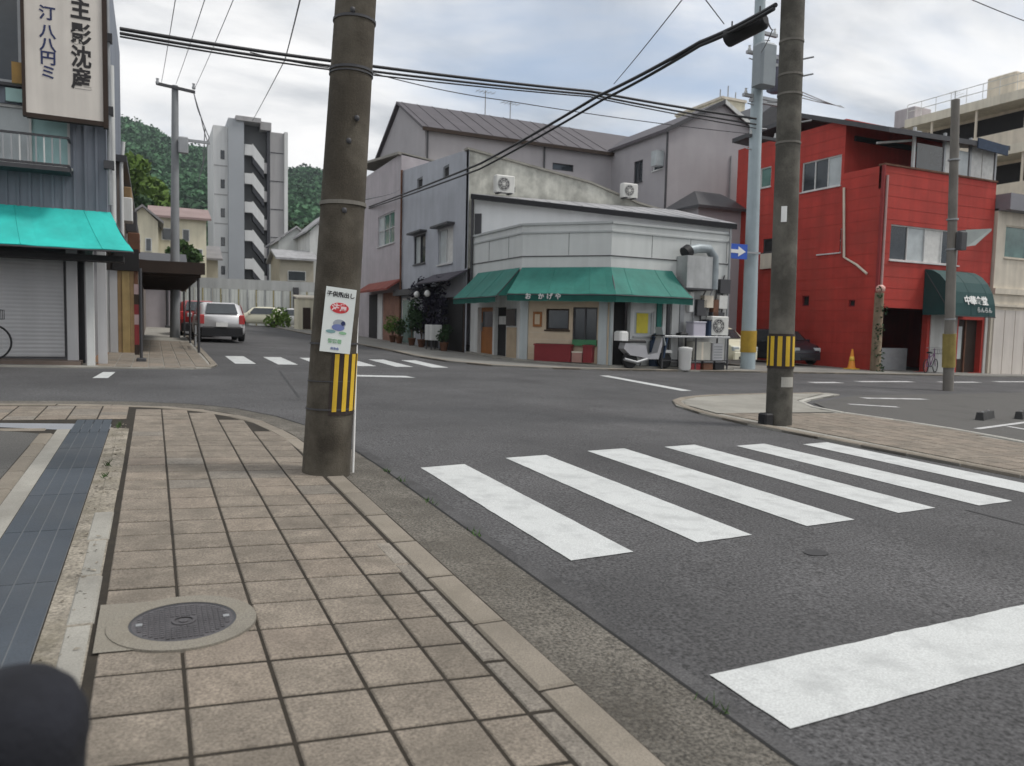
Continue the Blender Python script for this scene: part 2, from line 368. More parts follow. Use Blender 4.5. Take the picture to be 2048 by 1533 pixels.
# dark re-laid seam and patches in the carriageway
def ragged(pts):
    o_ = []
    for a, b in zip(pts, list(pts[1:])+[pts[0]]):
        a, b = np.array(a, float), np.array(b, float); L = np.linalg.norm(b-a); k = max(int(L/.07), 1); nv = np.array([-(b-a)[1], (b-a)[0]])/L
        for q in range(k): o_.append(tuple(a+(b-a)*q/k+nv*random.gauss(0, .0017)*(q > 0)))
    return o_
def mark(pts, m=PAINT, name='crossing_stripe', z=.005): return flat(ragged(pts) if m is PAINT else pts, z, name, m, road)
xs0 = [2.14, 3.11, 4.17, 5.24, 6.22, 7.24]
for x, wd, yn, yf in zip(xs0, (.45, .49, .52, .49, .51, .5), (3.68, 3.77, 3.88, 3.98, 3.98, 3.98), (6.38, 6.68, 6.9, 6.99, 6.91, 6.87)):
    mark([(x, yn), (x+wd, yn+.04), (x+wd, yf+.08), (x, yf)])
mark([(1.96, 1.85), (7.7, 2.05), (7.7, 2.49), (1.96, 2.27)], name='stop_line')
for i in range(6):                                   # crossing over the far arm of the street
    x = 1.75+.98*i; mark([(x, 19.0), (x+.48, 19.05), (x+.48, 21.9), (x, 21.8)])
mark([(3.3, 15.95), (5.15, 15.75), (5.05, 16.2), (3.3, 16.3)], name='stop_line')
mark([(10.38, 13.3), (10.7, 13.35), (11.0, 17.25), (10.7, 17.2)], name='stop_line')
p = [G(185, 757)[:2], G(216, 757)[:2], G(231, 745)[:2], G(206, 745)[:2]]; mark([tuple(q) for q in p], name='stop_line')
for (a, b, y) in ((1632, 1690, 767), (1725, 1832, 765), (1890, 1965, 766), (2000, 2100, 765)):
    p0, p1 = G(a, y), G(b, y); mark([(p0[0], p0[1]), (p1[0], p1[1]), (p1[0], p1[1]+.35), (p0[0], p0[1]+.35)], PAINT_OLD, 'worn_lane_mark')
SEAM = mat('asphalt_seam', (.04, .04, .042), .8, .2, 2.0)
mark([(5.9, -2), (5.94, -2), (5.97, 3.9), (5.93, 3.9)], SEAM, 'asphalt_seam', .003)
mark([(2.0, 11.9), (2.04, 11.9), (2.5, 17.0), (2.46, 17.0)], SEAM, 'asphalt_seam', .003)
ASPHP = mat('asphalt_patch', (.078, .078, .083), .85, .12, .5, speck=.38, sscale=110, bump=.5, bscale=140)
ASPHL = mat('asphalt_worn_pale', (.125, .125, .122), .85, .14, .6, speck=.36, sscale=100, bump=.5, bscale=140)
SEAM2 = mat('asphalt_edge_dark', (.058, .057, .058), .8, .45, 3.0, speck=.4, sscale=90)
_e = [(1.80, y) for y in np.arange(-3, 8.0, .22)]; _f = [(1.85+.07*random.random()+(.03 if 3 < y < 7 else 0), y) for y in np.arange(-3, 8.0, .22)]
for q in range(0, len(_e)-1): mark([_e[q], _f[q], _f[q+1], _e[q+1]], SEAM2, 'asphalt_seam', .003)
mark([(1.795, -4), (1.812, -4), (1.812, 3), (1.806, 6.6), (1.755, 7.8), (1.635, 8.9), (1.395, 9.8), (.99, 10.61), (.425, 11.13), (-.3, 11.39), (-.3, 11.375), (.41, 11.11), (.97, 10.59), (1.37, 9.79), (1.615, 8.89), (1.735, 7.79), (1.785, 6.6), (1.795, 3)], mat('edge_joint_black', (.016, .016, .016), .9, .2, 4.0), 'edge_joint', .0085)
hand = MB()
for k in range(26):
    t = 2*math.pi*k/26; hand.v.append(gp(3.72+.085*math.cos(t), 3.38+.06*math.sin(t), .0045))
hand.f.append(tuple(range(26))); hand.sm.append(False); hand.build('asphalt_stain', SEAM, road)

# ---- near pavement (photo pixels were read on the road plane; scale by the pavement's lift)
LIFT = .04; K = (CAMH-LIFT)/CAMH
def sw(x, y): return (x*K, y*K)
kerb_line = [(1.43, -4), (1.43, 3), (1.43, 6.6), (1.42, 7.6), (1.36, 8.5), (1.2, 9.4), (.85, 10.25), (.35, 10.8), (-.3, 11.1), (-1.2, 11.22), (-14, 11.4)]
kerb_line = [sw(*p) for p in kerb_line]
near_poly = kerb_line + [(-14, -4)]
pave = struct(MB().prism([gp(x, y, LIFT-.0055-.2) for x, y in near_poly], (0, 0, .2)).build('pavement', JOINT))
gut_out = [(1.80, -4), (1.80, 3), (1.79, 6.6), (1.74, 7.8), (1.62, 8.9), (1.38, 9.8), (.98, 10.6), (.42, 11.12), (-.3, 11.38), (-1.2, 11.45), (-14, 11.6)]
n = len(kerb_line); mb = MB()
mb.add([gp(*p, .012) for p in kerb_line]+[gp(*p, .007) for p in gut_out], [(i, i+1, n+i+1, n+i) for i in range(n-1)])
struct(mb.build('gutter', GUTTER))
def along(line, step):
    out_ = []; acc = 0; 
    for a, b in zip(line, line[1:]):
        a, b = np.array(a), np.array(b); L = np.linalg.norm(b-a); t = 0
        while acc+L-t >= step: 
            t += step-acc; acc = 0; out_.append(tuple(a+(b-a)*t/L))
        acc += L-t
    return [line[0]]+out_
def kerbs(line, width, step, parent, m, lift, gap=.008, inner=+1, name='kerb_stone'):
    pts = along(line, step)
    for a, b in zip(pts, pts[1:]):
        a, b = np.array(a), np.array(b); d = (b-a)/np.linalg.norm(b-a); nrm = np.array([-d[1], d[0]])*inner
        a2, b2 = a+d*gap, b-d*gap; jit = random.uniform(-.003, .003)
        q = [a2, b2, b2+nrm*width, a2+nrm*width]; c = .012
        qi = [a2+d*c+nrm*c*1.5, b2-d*c+nrm*c*1.5, b2-d*c+nrm*(width-c), a2+d*c+nrm*(width-c)]
        v = [gp(*p, lift-.12) for p in q]+[gp(*p, lift-c+jit) for p in q]+[gp(*p, lift+jit) for p in qi]
        f = [(8, 9, 10, 11)]+[(i, (i+1) % 4, 4+(i+1) % 4, 4+i) for i in range(4)]+[(4+i, 4+(i+1) % 4, 8+(i+1) % 4, 8+i) for i in range(4)]
        o = MB().add(v, f).build(name, m, parent)
kerbs(kerb_line[:-1]+[(-8, 11.32*K)], .155, .62, pave, KERB, LIFT+.002)
def tile_mesh(w_, l_, sh, nm):
    g = .0055; x0, x1 = -w_/2+g, w_/2-g; y0, y1 = -l_/2+g*1.3, l_/2-g*1.3; c = .005
    def pz(x, y, z): return (x, y+sh*x, z+GA*x+GB*(y+sh*x))
    v = [pz(x0, y0, -.03), pz(x1, y0, -.03), pz(x1, y1, -.03), pz(x0, y1, -.03), pz(x0, y0, -c), pz(x1, y0, -c), pz(x1, y1, -c), pz(x0, y1, -c),
         pz(x0+c, y0+c, 0), pz(x1-c, y0+c, 0), pz(x1-c, y1-c, 0), pz(x0+c, y1-c, 0)]
    f = [(8, 9, 10, 11)]+[(i, (i+1) % 4, 4+(i+1) % 4, 4+i) for i in range(4)]+[(4+i, 4+(i+1) % 4, 8+(i+1) % 4, 8+i) for i in range(4)]
    me = bpy.data.meshes.new(nm); me.from_pydata(v, [], f); me.update(); me.materials.append(TILE); return me
def put_tile(me, x, y, lift, parent, m=None, j=.0018, rz=.004):
    o = bpy.data.objects.new('paving_tile', me); col.objects.link(o); o.parent = parent
    o.location = gp(x, y, lift+random.uniform(-j, j*.5)); o.rotation_euler = (random.uniform(-rz, rz)*.6, random.uniform(-rz, rz)*.6, random.uniform(-rz, rz)*.5)
    if m is not None: o.material_slots[0].link = 'OBJECT'; o.material_slots[0].material = m
    return o
def inside(p, poly):
    x, y = p; c = False; n = len(poly)
    for i in range(n):
        (x0, y0), (x1, y1) = poly[i], poly[(i+1) % n]
        if (y0 > y) != (y1 > y) and x < (x1-x0)*(y-y0)/(y1-y0)+x0: c = not c
    return c
def shrink_in(p, line, d):
    a = np.array(p)
    for q0, q1 in zip(line, line[1:]):
        q0, q1 = np.array(q0), np.array(q1); t = np.clip((a-q0) @ (q1-q0)/((q1-q0) @ (q1-q0)), 0, 1)
        if np.linalg.norm(a-(q0+t*(q1-q0))) < d: return False
    return True
cols = [-.21, .09, .39, .69, .98, 1.255]
SH = -.11
for ci in range(5):
    x0, x1 = cols[ci]*K, cols[ci+1]*K; wd = x1-x0; xc = (x0+x1)/2
    me = tile_mesh(wd-.002, .291, SH, 'paving_tile'); me_n = tile_mesh(wd-.092, .291, SH, 'paving_tile'); y = .7
    while y < 11.0:
        yy = y+SH*xc
        if shrink_in((xc, yy), kerb_line, .155+.07) and inside((xc, yy), near_poly):
            k = random.random(); m = None
            if y > 10.0 and k < .4: m = TILE2
            elif k < .1: m = TILE3
            elif k < .2: m = TILE2
            if ci == 4 and y < 3.8: put_tile(me_n, xc-.045, yy, LIFT, pave, m)
            else: put_tile(me, xc, yy, LIFT, pave, m)
        y += .295
strip_me = tile_mesh(.092, .39, SH, 'edge_tile')      # narrow edging course beside the kerb
for i in range(10): put_tile(strip_me, 1.178, .5+i*.4+.02-.13, LIFT+.001, pave, TILE3)
# pavement arm along the side street
me = tile_mesh(.292, .292, 0, 'paving_tile')
xx = -.42
while xx > -7:
    for r_ in range(5):
        yy = 9.62+.296*r_
        if shrink_in((xx, yy), kerb_line, .155+.07): put_tile(me, xx, yy, LIFT, pave, (TILE2, TILE3, None)[random.randrange(3)])
    xx -= .296
# slate-blue drain panels, edgings and the car park corner on the left
flat([sw(-.24, -3), sw(-.24, 9.0), sw(-.42, 9.1), sw(-.42, -3)], LIFT-.002, 'drain_edge', CONC_BAD)
pts = [sw(-.235, y) for y in np.arange(-1.5, 8.9, .63)]
for i, (a, b) in enumerate(zip(pts, pts[1:])):
    kerbs([a, b], .105 if i % 5 else .115, .61, pave, CONC if i < 11 else CONC_BAD, LIFT+.004, inner=+1, name='edging_stone')
pts = [sw(-.36, y) for y in np.arange(-1.2, 8.9, .8)]
for i, (a, b) in enumerate(zip(pts, pts[1:])): kerbs([a, b], .055, .76, pave, CONC_L if i % 3 else CONC_BAD, LIFT-.001-.003*(i % 3), name='edging_stone')
y = -1.4
while y < 8.6:
    mbp = MB(); x0, x1 = -.775*K, -.425*K; w4 = (x1-x0)/4
    for s_ in range(4):
        a, b = x0+s_*w4+.003, x0+(s_+1)*w4-.003
        mbp.hexa([gp(a, y+.004, LIFT-.03), gp(b, y+.004, LIFT-.03), gp(b, y+.896, LIFT-.03), gp(a, y+.896, LIFT-.03), gp(a, y+.004, LIFT+.003), gp(b, y+.004, LIFT+.003), gp(b, y+.896, LIFT+.003), gp(a, y+.896, LIFT+.003)])
    mbp.build('drain_panel', DRAIN, pave); y += .9
PALEJ = mat('drain_joint_pale', (.13, .14, .15), .8, .1, 4.0)
flat([(-.775*K, -1.4), (-.425*K, -1.4), (-.425*K, 8.5), (-.775*K, 8.5)], LIFT+.0008, 'drain_bed', PALEJ)
flat([sw(-.78, -2), sw(-.78, 9.0), sw(-.9, 9.0), sw(-.9, -2)], LIFT, 'concrete_strip', CONC)
flat([sw(-.42, 9.0), sw(-.42, 9.35), sw(-8, 10.6), sw(-8, 9.6), sw(-1.5, 9.25), sw(-.9, 9.0)], LIFT-.002, 'concrete_band', mat('concrete_blue', (.24, .25, .27), .85, .12, 1.0, speck=.15))
lot_l = flat([sw(-1.03, -2), sw(-1.03, 8.75), sw(-1.5, 9.05), sw(-8, 9.4), sw(-8, -2)], LIFT-.0015, 'parking_ground', ASPH2)
for i, y in enumerate(np.arange(-.6, 8.4, .62)): kerbs([sw(-.905, y), sw(-.905, y+.62)], .12, .6, lot_l, KERB, LIFT+.008, name='edging_stone')
for i in range(9):
    a = np.array((-1.0, 8.95))+np.array((-.66, .05))*i; kerbs([sw(*a), sw(*(a+np.array((-.66, .05))))], .1, .63, lot_l, KERB, LIFT+.008, inner=-1, name='edging_stone')

# ---- pavement on the right-hand corner
rk = [(8.35, -6), (8.25, 4.9), (8.1, 7.2), (8.02, 8.6), (8.1, 9.8), (8.4, 10.9), (8.95, 11.75), (9.6, 12.25), (10.6, 12.65), (12.2, 12.95), (14.7, 13.25)]
rk = [sw(*p) for p in rk]
inner_r = [sw(*p) for p in ((14.7, 12.9), (12.0, 11.5), (11.15, 10.2), (11.4, 8.3), (11.3, 7.1), (11.0, 6.4), (10.9, -6))]
pr_poly = rk+inner_r
pave_r = struct(MB().prism([gp(x, y, LIFT-.212) for x, y in pr_poly], (0, 0, .2)).build('pavement', CONC))
kerbs(rk, .15, .62, pave_r, KERB, LIFT+.004, inner=-1)
me_r = tile_mesh(.298, .298, -.06, 'paving_tile'); cnt = 0
for i in range(9):
    for j in range(36):
        x, y = 8.35+.302*i, 1.2+.302*j
        y += -.06*(x-8)
        if inside((x, y), pr_poly) and shrink_in((x, y), rk, .29) and shrink_in((x, y), inner_r, .14) and y < 9.4 and cnt < 290:
            put_tile(me_r, x, y, LIFT, pave_r, (None, TILE2, None)[random.randrange(3)]); cnt += 1
flat([sw(*p) for p in ((8.35, 9.75), (8.6, 10.9), (9.1, 11.6), (9.8, 12.1), (10.7, 12.45), (12.2, 12.75), (14.3, 13.0), (12.0, 11.6), (11.05, 10.3), (11.05, 9.75))], LIFT+.001, 'corner_slab', mat('corner_concrete', (.27, .26, .23), .88, .15, 1.2, speck=.2, stain=(.17, .16, .14), stain_amt=.6))
kerbs([p for p in reversed(inner_r)], .1, .9, pave_r, CONC_L, LIFT+.012, inner=+1, name='edging_stone')
flat([sw(*p) for p in ((11.2, -6), (11.2, 6.3), (11.5, 7.0), (11.6, 8.3), (11.35, 10.1), (12.2, 11.35), (15.0, 12.75), (30, 14.6), (30, -6))], .018, 'parking_ground', ASPH2)
lotm = [(G(1735, 800), G(1860, 802), .25), (G(2010, 856), G(2080, 868), .12), (G(1960, 862), G(2060, 848), .1), (G(1700, 812), G(1800, 818), .2)]
lot_r = bpy.data.objects['parking_ground.001']
for p0, p1, wd in lotm:
    d = (p1-p0)[:2]; d /= np.linalg.norm(d); nv = np.array([-d[1], d[0]])*wd
    flat([tuple(p0[:2]), tuple(p1[:2]), tuple(p1[:2]+nv), tuple(p0[:2]+nv)], .024, 'parking_line', PAINT_OLD, lot_r)
stop0 = None
for (px, py) in ((1970, 838), (2046, 836)):
    p = G(px, py, .02); 
    if stop0 is None:
        stop0 = thing('wheel_stop', 'low dark concrete wheel stop lying on the asphalt car park', 'wheel stop', gp(p[0], p[1], .018), 'wheel stops in the car park')
        m_ = MB(); L_ = .3
        prof = [(-.07, 0), (.07, 0), (.05, .14), (-.05, .14)]
        d_ = np.array([.93, .36]); n_ = np.array([-.36, .93]); L_ = .42
        o3 = np.array(stop0.location)
        m_.prism([o3+np.array([*(n_*a-d_*L_), b]) for a, b in prof], (*(d_*2*L_), GA*2*L_*.9)); m_.build('block', mat('wheel_stop_dark', (.05, .05, .05), .85, .2, 5.0, speck=.2), stop0)
        q_ = MB(); 
        for e in (-.2, .2): q_.lathe(tuple(o3+np.array([*(d_*e), .14])), [(.02, -.004), (.02, .004)], 8)
        q_.build('bolt', STEEL, stop0)
    else:
        c_ = copy_tree(stop0); c_.location = gp(p[0], p[1], .018)

# ---- far-left pavement and forecourt
pl_poly = [(-14, 16.7), (-.3, 16.95), (.7, 17.05), (1.1, 17.35), (1.3, 18.2), (1.34, 28), (1.4, 62), (-.2, 62), (-14, 62)]
pave_l = struct(MB().prism([gp(x, y, .03-.2) for x, y in pl_poly], (0, 0, .2)).build('pavement', CONC))
kerbs([(1.1, 17.35), (1.3, 18.2), (1.34, 28), (1.36, 40)], .14, .8, pave_l, KERB, .05, inner=+1)
me_l = tile_mesh(.298, .298, 0, 'paving_tile'); cnt = 0
for j in range(40):
    for i in range(7):
        x, y = -.85+.302*i, 17.25+.302*j
        if cnt < 280 and (x < 1.0) and not (x > .75 and y < 17.5): put_tile(me_l, x, y, .042, pave_l, (None, TILE3, None, TILE2)[random.randrange(4)]); cnt += 1
flat([(-1.05, 17.45), (-.95, 17.45), (-.95, 21.7), (-3.5, 21.7), (-3.5, 18.2), (-1.05, 18.2)], .036, 'forecourt', mat('brown_paving', (.22, .13, .075), .8, .25, 3.0, speck=.2))
# ---- far-right pavement round the restaurant
pf = [(7.7, 62), (7.75, 31), (7.85, 27), (7.7, 23.5), (8.0, 21.2), (8.8, 19.9), (10.0, 19.35), (12.0, 19.2), (15.5, 19.35), (19.0, 19.6), (30, 19.9), (46, 20.4), (46, 62)]
pave_f = struct(MB().prism([gp(x, y, .05-.2) for x, y in pf], (0, 0, .2)).build('pavement', mat('pavement_asphalt_pale', (.21, .205, .19), .88, .2, .7, speck=.2, stain=(.12, .115, .105), stain_amt=.5)))
kerbs(pf[:11], .15, .9, pave_f, KERB, .06, inner=+1)

# ================================================================== hill, forest, sky backdrop stays in the world
ridge = [(-900, 300), (-500, 262), (-200, 235), (60, 226), (160, 228), (235, 236), (280, 243), (320, 268), (365, 287), (425, 298), (480, 330), (540, 345), (575, 338), (612, 333), (650, 340), (700, 395), (760, 450), (900, 520), (1400, 560), (2400, 600), (3000, 620)]
def ridge_y(px):
    for (a, ya), (b, yb) in zip(ridge, ridge[1:]):
        if a <= px <= b: return ya+(yb-ya)*(px-a)/(b-a)
    return 620
cols_px = np.linspace(-900, 3000, 90); mb = MB(); vs = []
DR, DB = 520., 190.
def hill_pt(px, t):                                   # t 0 = foot, 1 = ridge, >1 behind
    top = far(px, ridge_y(px)+14, DR); d = ray(px, 600); d = d[:2]/np.linalg.norm(d[:2])
    r = DB+(DR-DB)*t; foot = 2.0
    prof = min(t, 1.0)**.85 if t <= 1 else 1-(t-1)*1.2
    und = 5*math.sin(px*.021+t*6)*math.sin(t*7+px*.008)*(1-t if t < 1 else 0)
    return np.array([d[0]*r, d[1]*r, foot+(top[2]-foot)*prof+und])
ts = [0, .12, .25, .4, .55, .7, .85, 1, 1.3, 1.7]
for px in cols_px:
    for t in ts: vs.append(hill_pt(px, t))
nt_ = len(ts); fs = [(i*nt_+j, (i+1)*nt_+j, (i+1)*nt_+j+1, i*nt_+j+1) for i in range(len(cols_px)-1) for j in range(nt_-1)]
struct(mb.add(vs, fs, True).build('hill', HILLM))
def clumps(n, pxr, tr, rad, leaf, per):
    P = []
    for _ in range(n):
        px = random.uniform(*pxr); t = random.uniform(*tr); c = hill_pt(px, t); R_ = random.uniform(*rad)
        d = rng.normal(size=(per, 3)); d /= np.linalg.norm(d, axis=1)[:, None]; d[:, 2] = np.abs(d[:, 2])*1.1-.25
        k = .6+.4*rng.random((per, 1)); P.append((c, c+d*k*R_*np.array([1, 1, .95]), R_))
    V = []
    for c, pts, R_ in P:
        m = len(pts); a = rng.normal(size=(m, 3)); a[:, 2] *= .35; a /= np.linalg.norm(a, axis=1)[:, None]; b = np.cross(a, rng.normal(size=(m, 3))); b /= np.linalg.norm(b, axis=1)[:, None]
        s_ = leaf*(.6+.8*rng.random((m, 1))); V.append(np.stack([pts-a*s_, pts+b*s_*.8, pts+a*s_, pts-b*s_*.8], 1).reshape(-1, 3))
    V = np.concatenate(V); return V
V = np.concatenate([clumps(3400, (-250, 760), (.05, 1.0), (4, 9), 1.0, 90), clumps(900, (100, 700), (.93, 1.02), (3, 6), .7, 70), clumps(700, (760, 2600), (.5, 1.0), (6, 10), 2.4, 20)])
me = bpy.data.meshes.new('forest'); nq = len(V)//4
me.vertices.add(len(V)); me.vertices.foreach_set('co', V.astype(np.float32).ravel()); me.loops.add(len(V)); me.loops.foreach_set('vertex_index', np.arange(len(V), dtype=np.int32))
me.polygons.add(nq); me.polygons.foreach_set('loop_start', np.arange(0, len(V), 4, dtype=np.int32)); me.polygons.foreach_set('loop_total', np.full(nq, 4, dtype=np.int32)); me.update(calc_edges=True)
me.materials.append(FOREST); fo = bpy.data.objects.new('forest', me); col.objects.link(fo); fo['kind'] = 'stuff'
fo['label'] = 'dark green wooded hillside behind the apartment tower'; fo['category'] = 'forest'
# ================================================================== BUILDINGS
def awning(par, path, z_top, z_bot, reach, m, val=.22, name='awning', endcaps=True, frame_m=STEEL_D, ribs=3, curve=False):
    """sloping cloth hung from a plan polyline (outer side given by reach vectors per point), with a valance"""
    path0, reach0 = [np.array(p, float) for p in path], [np.array(r, float) for r in reach]; path, reach, orig = [], [], []
    for i in range(len(path0)-1):
        kk = max(int(np.linalg.norm(path0[i+1]-path0[i])/.22), 1); orig.append(len(path))
        for q in range(kk): t_ = q/kk; path.append(path0[i]+(path0[i+1]-path0[i])*t_); reach.append(reach0[i]+(reach0[i+1]-reach0[i])*t_)
    orig.append(len(path)); path.append(path0[-1]); reach.append(reach0[-1]); wob = [abs(math.sin(i*.22*math.pi/1.1))*(.6+.4*math.sin(i*1.7)) for i in range(len(path))]
    top = [np.array([p[0], p[1], z_top]) for p in path]
    bot = [np.array([p[0]+r[0], p[1]+r[1], z_bot]) for p, r in zip(path, reach)]
    mb = MB(); n = len(path)
    steps = 6
    def row(k):
        t = k/steps
        if curve: zt = math.sin(t*math.pi/2); ht = 1-math.cos(t*math.pi/2); return [a+np.array([*(b-a)[:2]*zt, (b-a)[2]*ht]) for a, b in zip(top, bot)]
        return [a+(b-a)*t+np.array([0, 0, -.03*math.sin(math.pi*t)-.035*math.sin(math.pi*min(t*1.0, 1))*w_-.02*t*w_]) for a, b, w_ in zip(top, bot, wob)]
    rows = [row(k) for k in range(steps+1)]
    vs = [p for r in rows for p in r]+[p-np.array([0, 0, val]) for p in rows[-1]]
    th = np.array([0, 0, -.012])
    fs = [(k*n+i, k*n+i+1, (k+1)*n+i+1, (k+1)*n+i) for k in range(steps+1) for i in range(n-1)]
    mb.add(vs, fs, False); mb.add([v+th for v in vs], [f[::-1] for f in fs])
    if endcaps:
        for i in (0, n-1):
            side = [rows[k][i] for k in range(steps+1)]; base = np.array([path[i][0], path[i][1], z_bot])
            for k in range(steps): mb.add([side[k], side[k+1], base], [(0, 1, 2)])
    o = mb.build(name, m, par)
    for i in range(5, n-2, 5): MB().tube([r[i]+np.array([0, 0, .004]) for r in rows], .007, 5).build('seam', m, o)
    fm = MB()
    for i in orig: fm.tube([top[i]-np.array([0, 0, .06]), bot[i]-np.array([0, 0, .06])], .018, 6)
    fm.tube([b-np.array([0, 0, .04]) for b in bot], .018, 6)
    fm.build('awning_frame', frame_m, o); return o

# ------------------------------------------------------------------ left corner shop with the turquoise awning
YF = 17.4
shop = thing('corner_shop', 'slate-clad two storey shop with long turquoise awning and grey roller shutter', 'shop', gp(-4, YF))
FL = Fac((-9.0, YF), (-.80, YF))
u_ = lambda X: X+9.0
zg = gz(-4, YF)
z_aw = 3.42
mb = MB()
holes_up = [(u_(-2.75), u_(-1.42), 4.25, 5.35), (u_(-3.2), u_(-2.2), 5.75, 7.6), (u_(-6.6), u_(-4.6), 4.3, 5.7)]
FL.wall(mb, 0, FL.len, z_aw-.35, 9.2, holes_up)
# ribs of the metal cladding, vertical
x = .05
while x < FL.len-.05:
    segs = [(z_aw-.35, 9.2)]
    for h in holes_up:
        if h[0]-.06 < x < h[1]+.06: segs = [(a, min(b, h[2])) for a, b in segs if a < h[2]] + [(max(a, h[3]), b) for a, b in segs if b > h[3]]
    for a, b in segs: FL.box(mb, x-.022, x+.022, a, b, .001, .028)
    x += .19
FS = Fac((-.8, YF+.002), (-.8, 26.0)); FS.wall(mb, 0, FS.len, z_aw-.35, 9.2)
mb.add([(-9, YF, 9.2), (-.8, YF, 9.2), (-.8, 26, 9.2), (-9, 26, 9.2)], [(0, 1, 2, 3)])
mb.add([(-9, 26, 0), (-.8, 26, 0), (-.8, 26, 9.2), (-9, 26, 9.2)], [(0, 1, 2, 3)]); mb.add([(-9, YF, 0), (-9, 26, 0), (-9, 26, 9.2), (-9, YF, 9.2)], [(0, 1, 2, 3)])
mb.add([(-9, YF, z_aw-.35), (-.8, YF, z_aw-.35), (-.8, 26, z_aw-.35), (-9, 26, z_aw-.35)], [(0, 1, 2, 3)])
mb.build('wall', SLATE, shop)
FL.window(shop, holes_up[0], 2, glasses=[GLASS_F, mat('blind_aqua', (.36, .55, .55), .6, .1, 3.0)], frame=WHITE_D)
FL.window(shop, holes_up[1], 2, frame=STEEL, glass=GLASS); FL.window(shop, holes_up[2], 2, frame=ALU)
for (x0, x1, z0, z1, m) in ((-2.45, -1.42, 5.38, 5.62, mat('aqua_blind', (.4, .6, .58), .6, .1, 3.0)), (-3.6, -1.55, 5.66, 5.72, STEEL_D)):
    mb = MB(); FL.box(mb, u_(x0), u_(x1), z0, z1, .03, .1); mb.build('trim_board', m, shop)
# balcony rail in front of the window
rail = MB(); r0, r1 = u_(-4.2), u_(-1.40)
for z in (4.72, 4.2): FL.box(rail, r0, r1, z, z+.04, .42, .46)
for z in (4.72, 4.2): FL.box(rail, r1-.04, r1, z, z+.04, .03, .42)
ro = rail.build('balcony_rail', STEEL_D, shop)
i = 0; uu = r0+.05
while uu < r1-.03:
    b = MB(); FL.box(b, uu-.012, uu+.012, 4.24, 4.72, .43, .45); b.build('baluster', STEEL if i % 3 else WHITE_D, ro); uu += .13; i += 1
b = MB(); FL.box(b, r0, r1, 4.1, 4.18, .0, .5); b.build('balcony_floor', STEEL_D, shop)
# pillars, shutter, recess of the ground floor
x_sh0, x_sh1 = -2.9, -1.52
gb = MB()
for (a, b_, m0, m1) in ((-1.19, -1.06, -.05, .12),): gb.box(a, b_, YF-m1, YF-m0+.1, gz(a, YF)-.1, 3.1)
gb.build('pillar', WHITE_D, shop)
gb = MB().box(-1.02, -.86, YF+.35, YF+.6, gz(-1, YF)-.1, 3.07); gb.build('pillar', SHUT, shop)
gb = MB().box(-1.56, -1.37, YF+.3, YF+.42, gz(-1, YF)-.1, 3.07); gb.build('pillar', SHUT, shop)
gb = MB().box(-9, -1.53, YF+.5, YF+.6, zg-.1, 3.07).box(-9, -1.2, YF+.8, YF+.9, zg-.1, 3.07).box(-1.25, -1.2, YF+.35, YF+4, zg-.1, 3.07); gb.build('recess_wall', mat('garage_grey', (.20, .20, .21), .8, .1, 1.0), shop)
sb = MB(); z = zg+.12; k = 0                          # roller shutter slats
so = MB().box(-5.2, -1.56, YF+.43, YF+.47, 2.52, 2.9).build('shutter_box', STEEL_D, shop)
while z < 2.5:
    for (a, b_) in ((-4.9, -1.62),):
        c = MB(); c.add([(a, YF+.44, z), (b_, YF+.44, z), (b_, YF+.434, z+.04), (a, YF+.434, z+.04), (b_, YF+.44, z+.079), (a, YF+.44, z+.079)], [(0, 1, 2, 3), (3, 2, 4, 5)])
        c.build('shutter_slat', SHUT, so)
    z += .08; k += 1
st = MB().prism([gp(-9, YF-.1, 0), gp(-1.3, YF-.1, 0), gp(-1.3, YF+.5, 0), gp(-9, YF+.5, 0)], (0, 0, .1)); st.build('threshold', mat('threshold_brown', (.16, .125, .105), .8, .2, 3.0), shop)
yb = YF-.02
awning(shop, [(-9.2, yb), (-4.0, yb), (-.74, yb)], 3.46, 2.66, [(0, -.9), (0, -.9), (.42, -.9)], TEAL, val=.03)
b = MB().box(-9, -.5, YF-.6, YF-.05, 2.45, 2.56); b.build('awning_box', DARK, shop)
# pipes and clutter on the corner edge
p = MB().tube([(-.74, YF-.05, 3.6), (-.74, YF-.05, 9.0)], .04, 8); p.build('downpipe', STEEL, shop)
p = MB().tube([(-.72, YF+.6, 3.0), (-.72, YF+.6, 6.5)], .06, 8); p.build('downpipe', WHITE_D, shop)
for z_ in (6.75, 5.35, 4.3): b = MB().box(-.84, -.66, YF-.12, YF+.05, z_, z_+.16); b.build('pipe_bracket', STEEL_D, shop)

# tall projecting sign
sg = thing('shop_sign', 'tall cream sign board with brown frame and vertical black brush lettering', 'sign', (-1.45, YF-.5, 5.0))
SGF = Fac((-2.13, YF-.52), (-.73, YF-.48)); W_ = SGF.len
b = MB(); SGF.box(b, .05, W_-.05, 5.12, 8.4, -.1, -.012); b.build('board', SIGNB, sg)
b = MB(); SGF.box(b, 0, .055, 5.05, 8.45, -.12, .02); SGF.box(b, W_-.085, W_, 5.0, 8.45, -.12, .02); SGF.box(b, .055, W_-.085, 5.03, 5.115, -.12, .012); SGF.box(b, .055, W_-.085, 8.4, 8.45, -.12, .012)
b.build('frame', BROWN, sg)
for (a, c) in ((.3, .36), (1.0, 1.06)):
    b = MB(); SGF.box(b, a, c, 5.4, 5.46, -.5, -.101); b.build('bracket', STEEL_D, sg)
b = MB(); SGF.box(b, -.16, -.002, 5.62, 6.0, -.12, -.02); b.build('lamp_housing', mat('brass_brown', (.22, .13, .03), .5, .2, 3.0), sg)
nrm = (SGF.n[0], SGF.n[1], 0); uu3 = (SGF.u[0], SGF.u[1], 0)
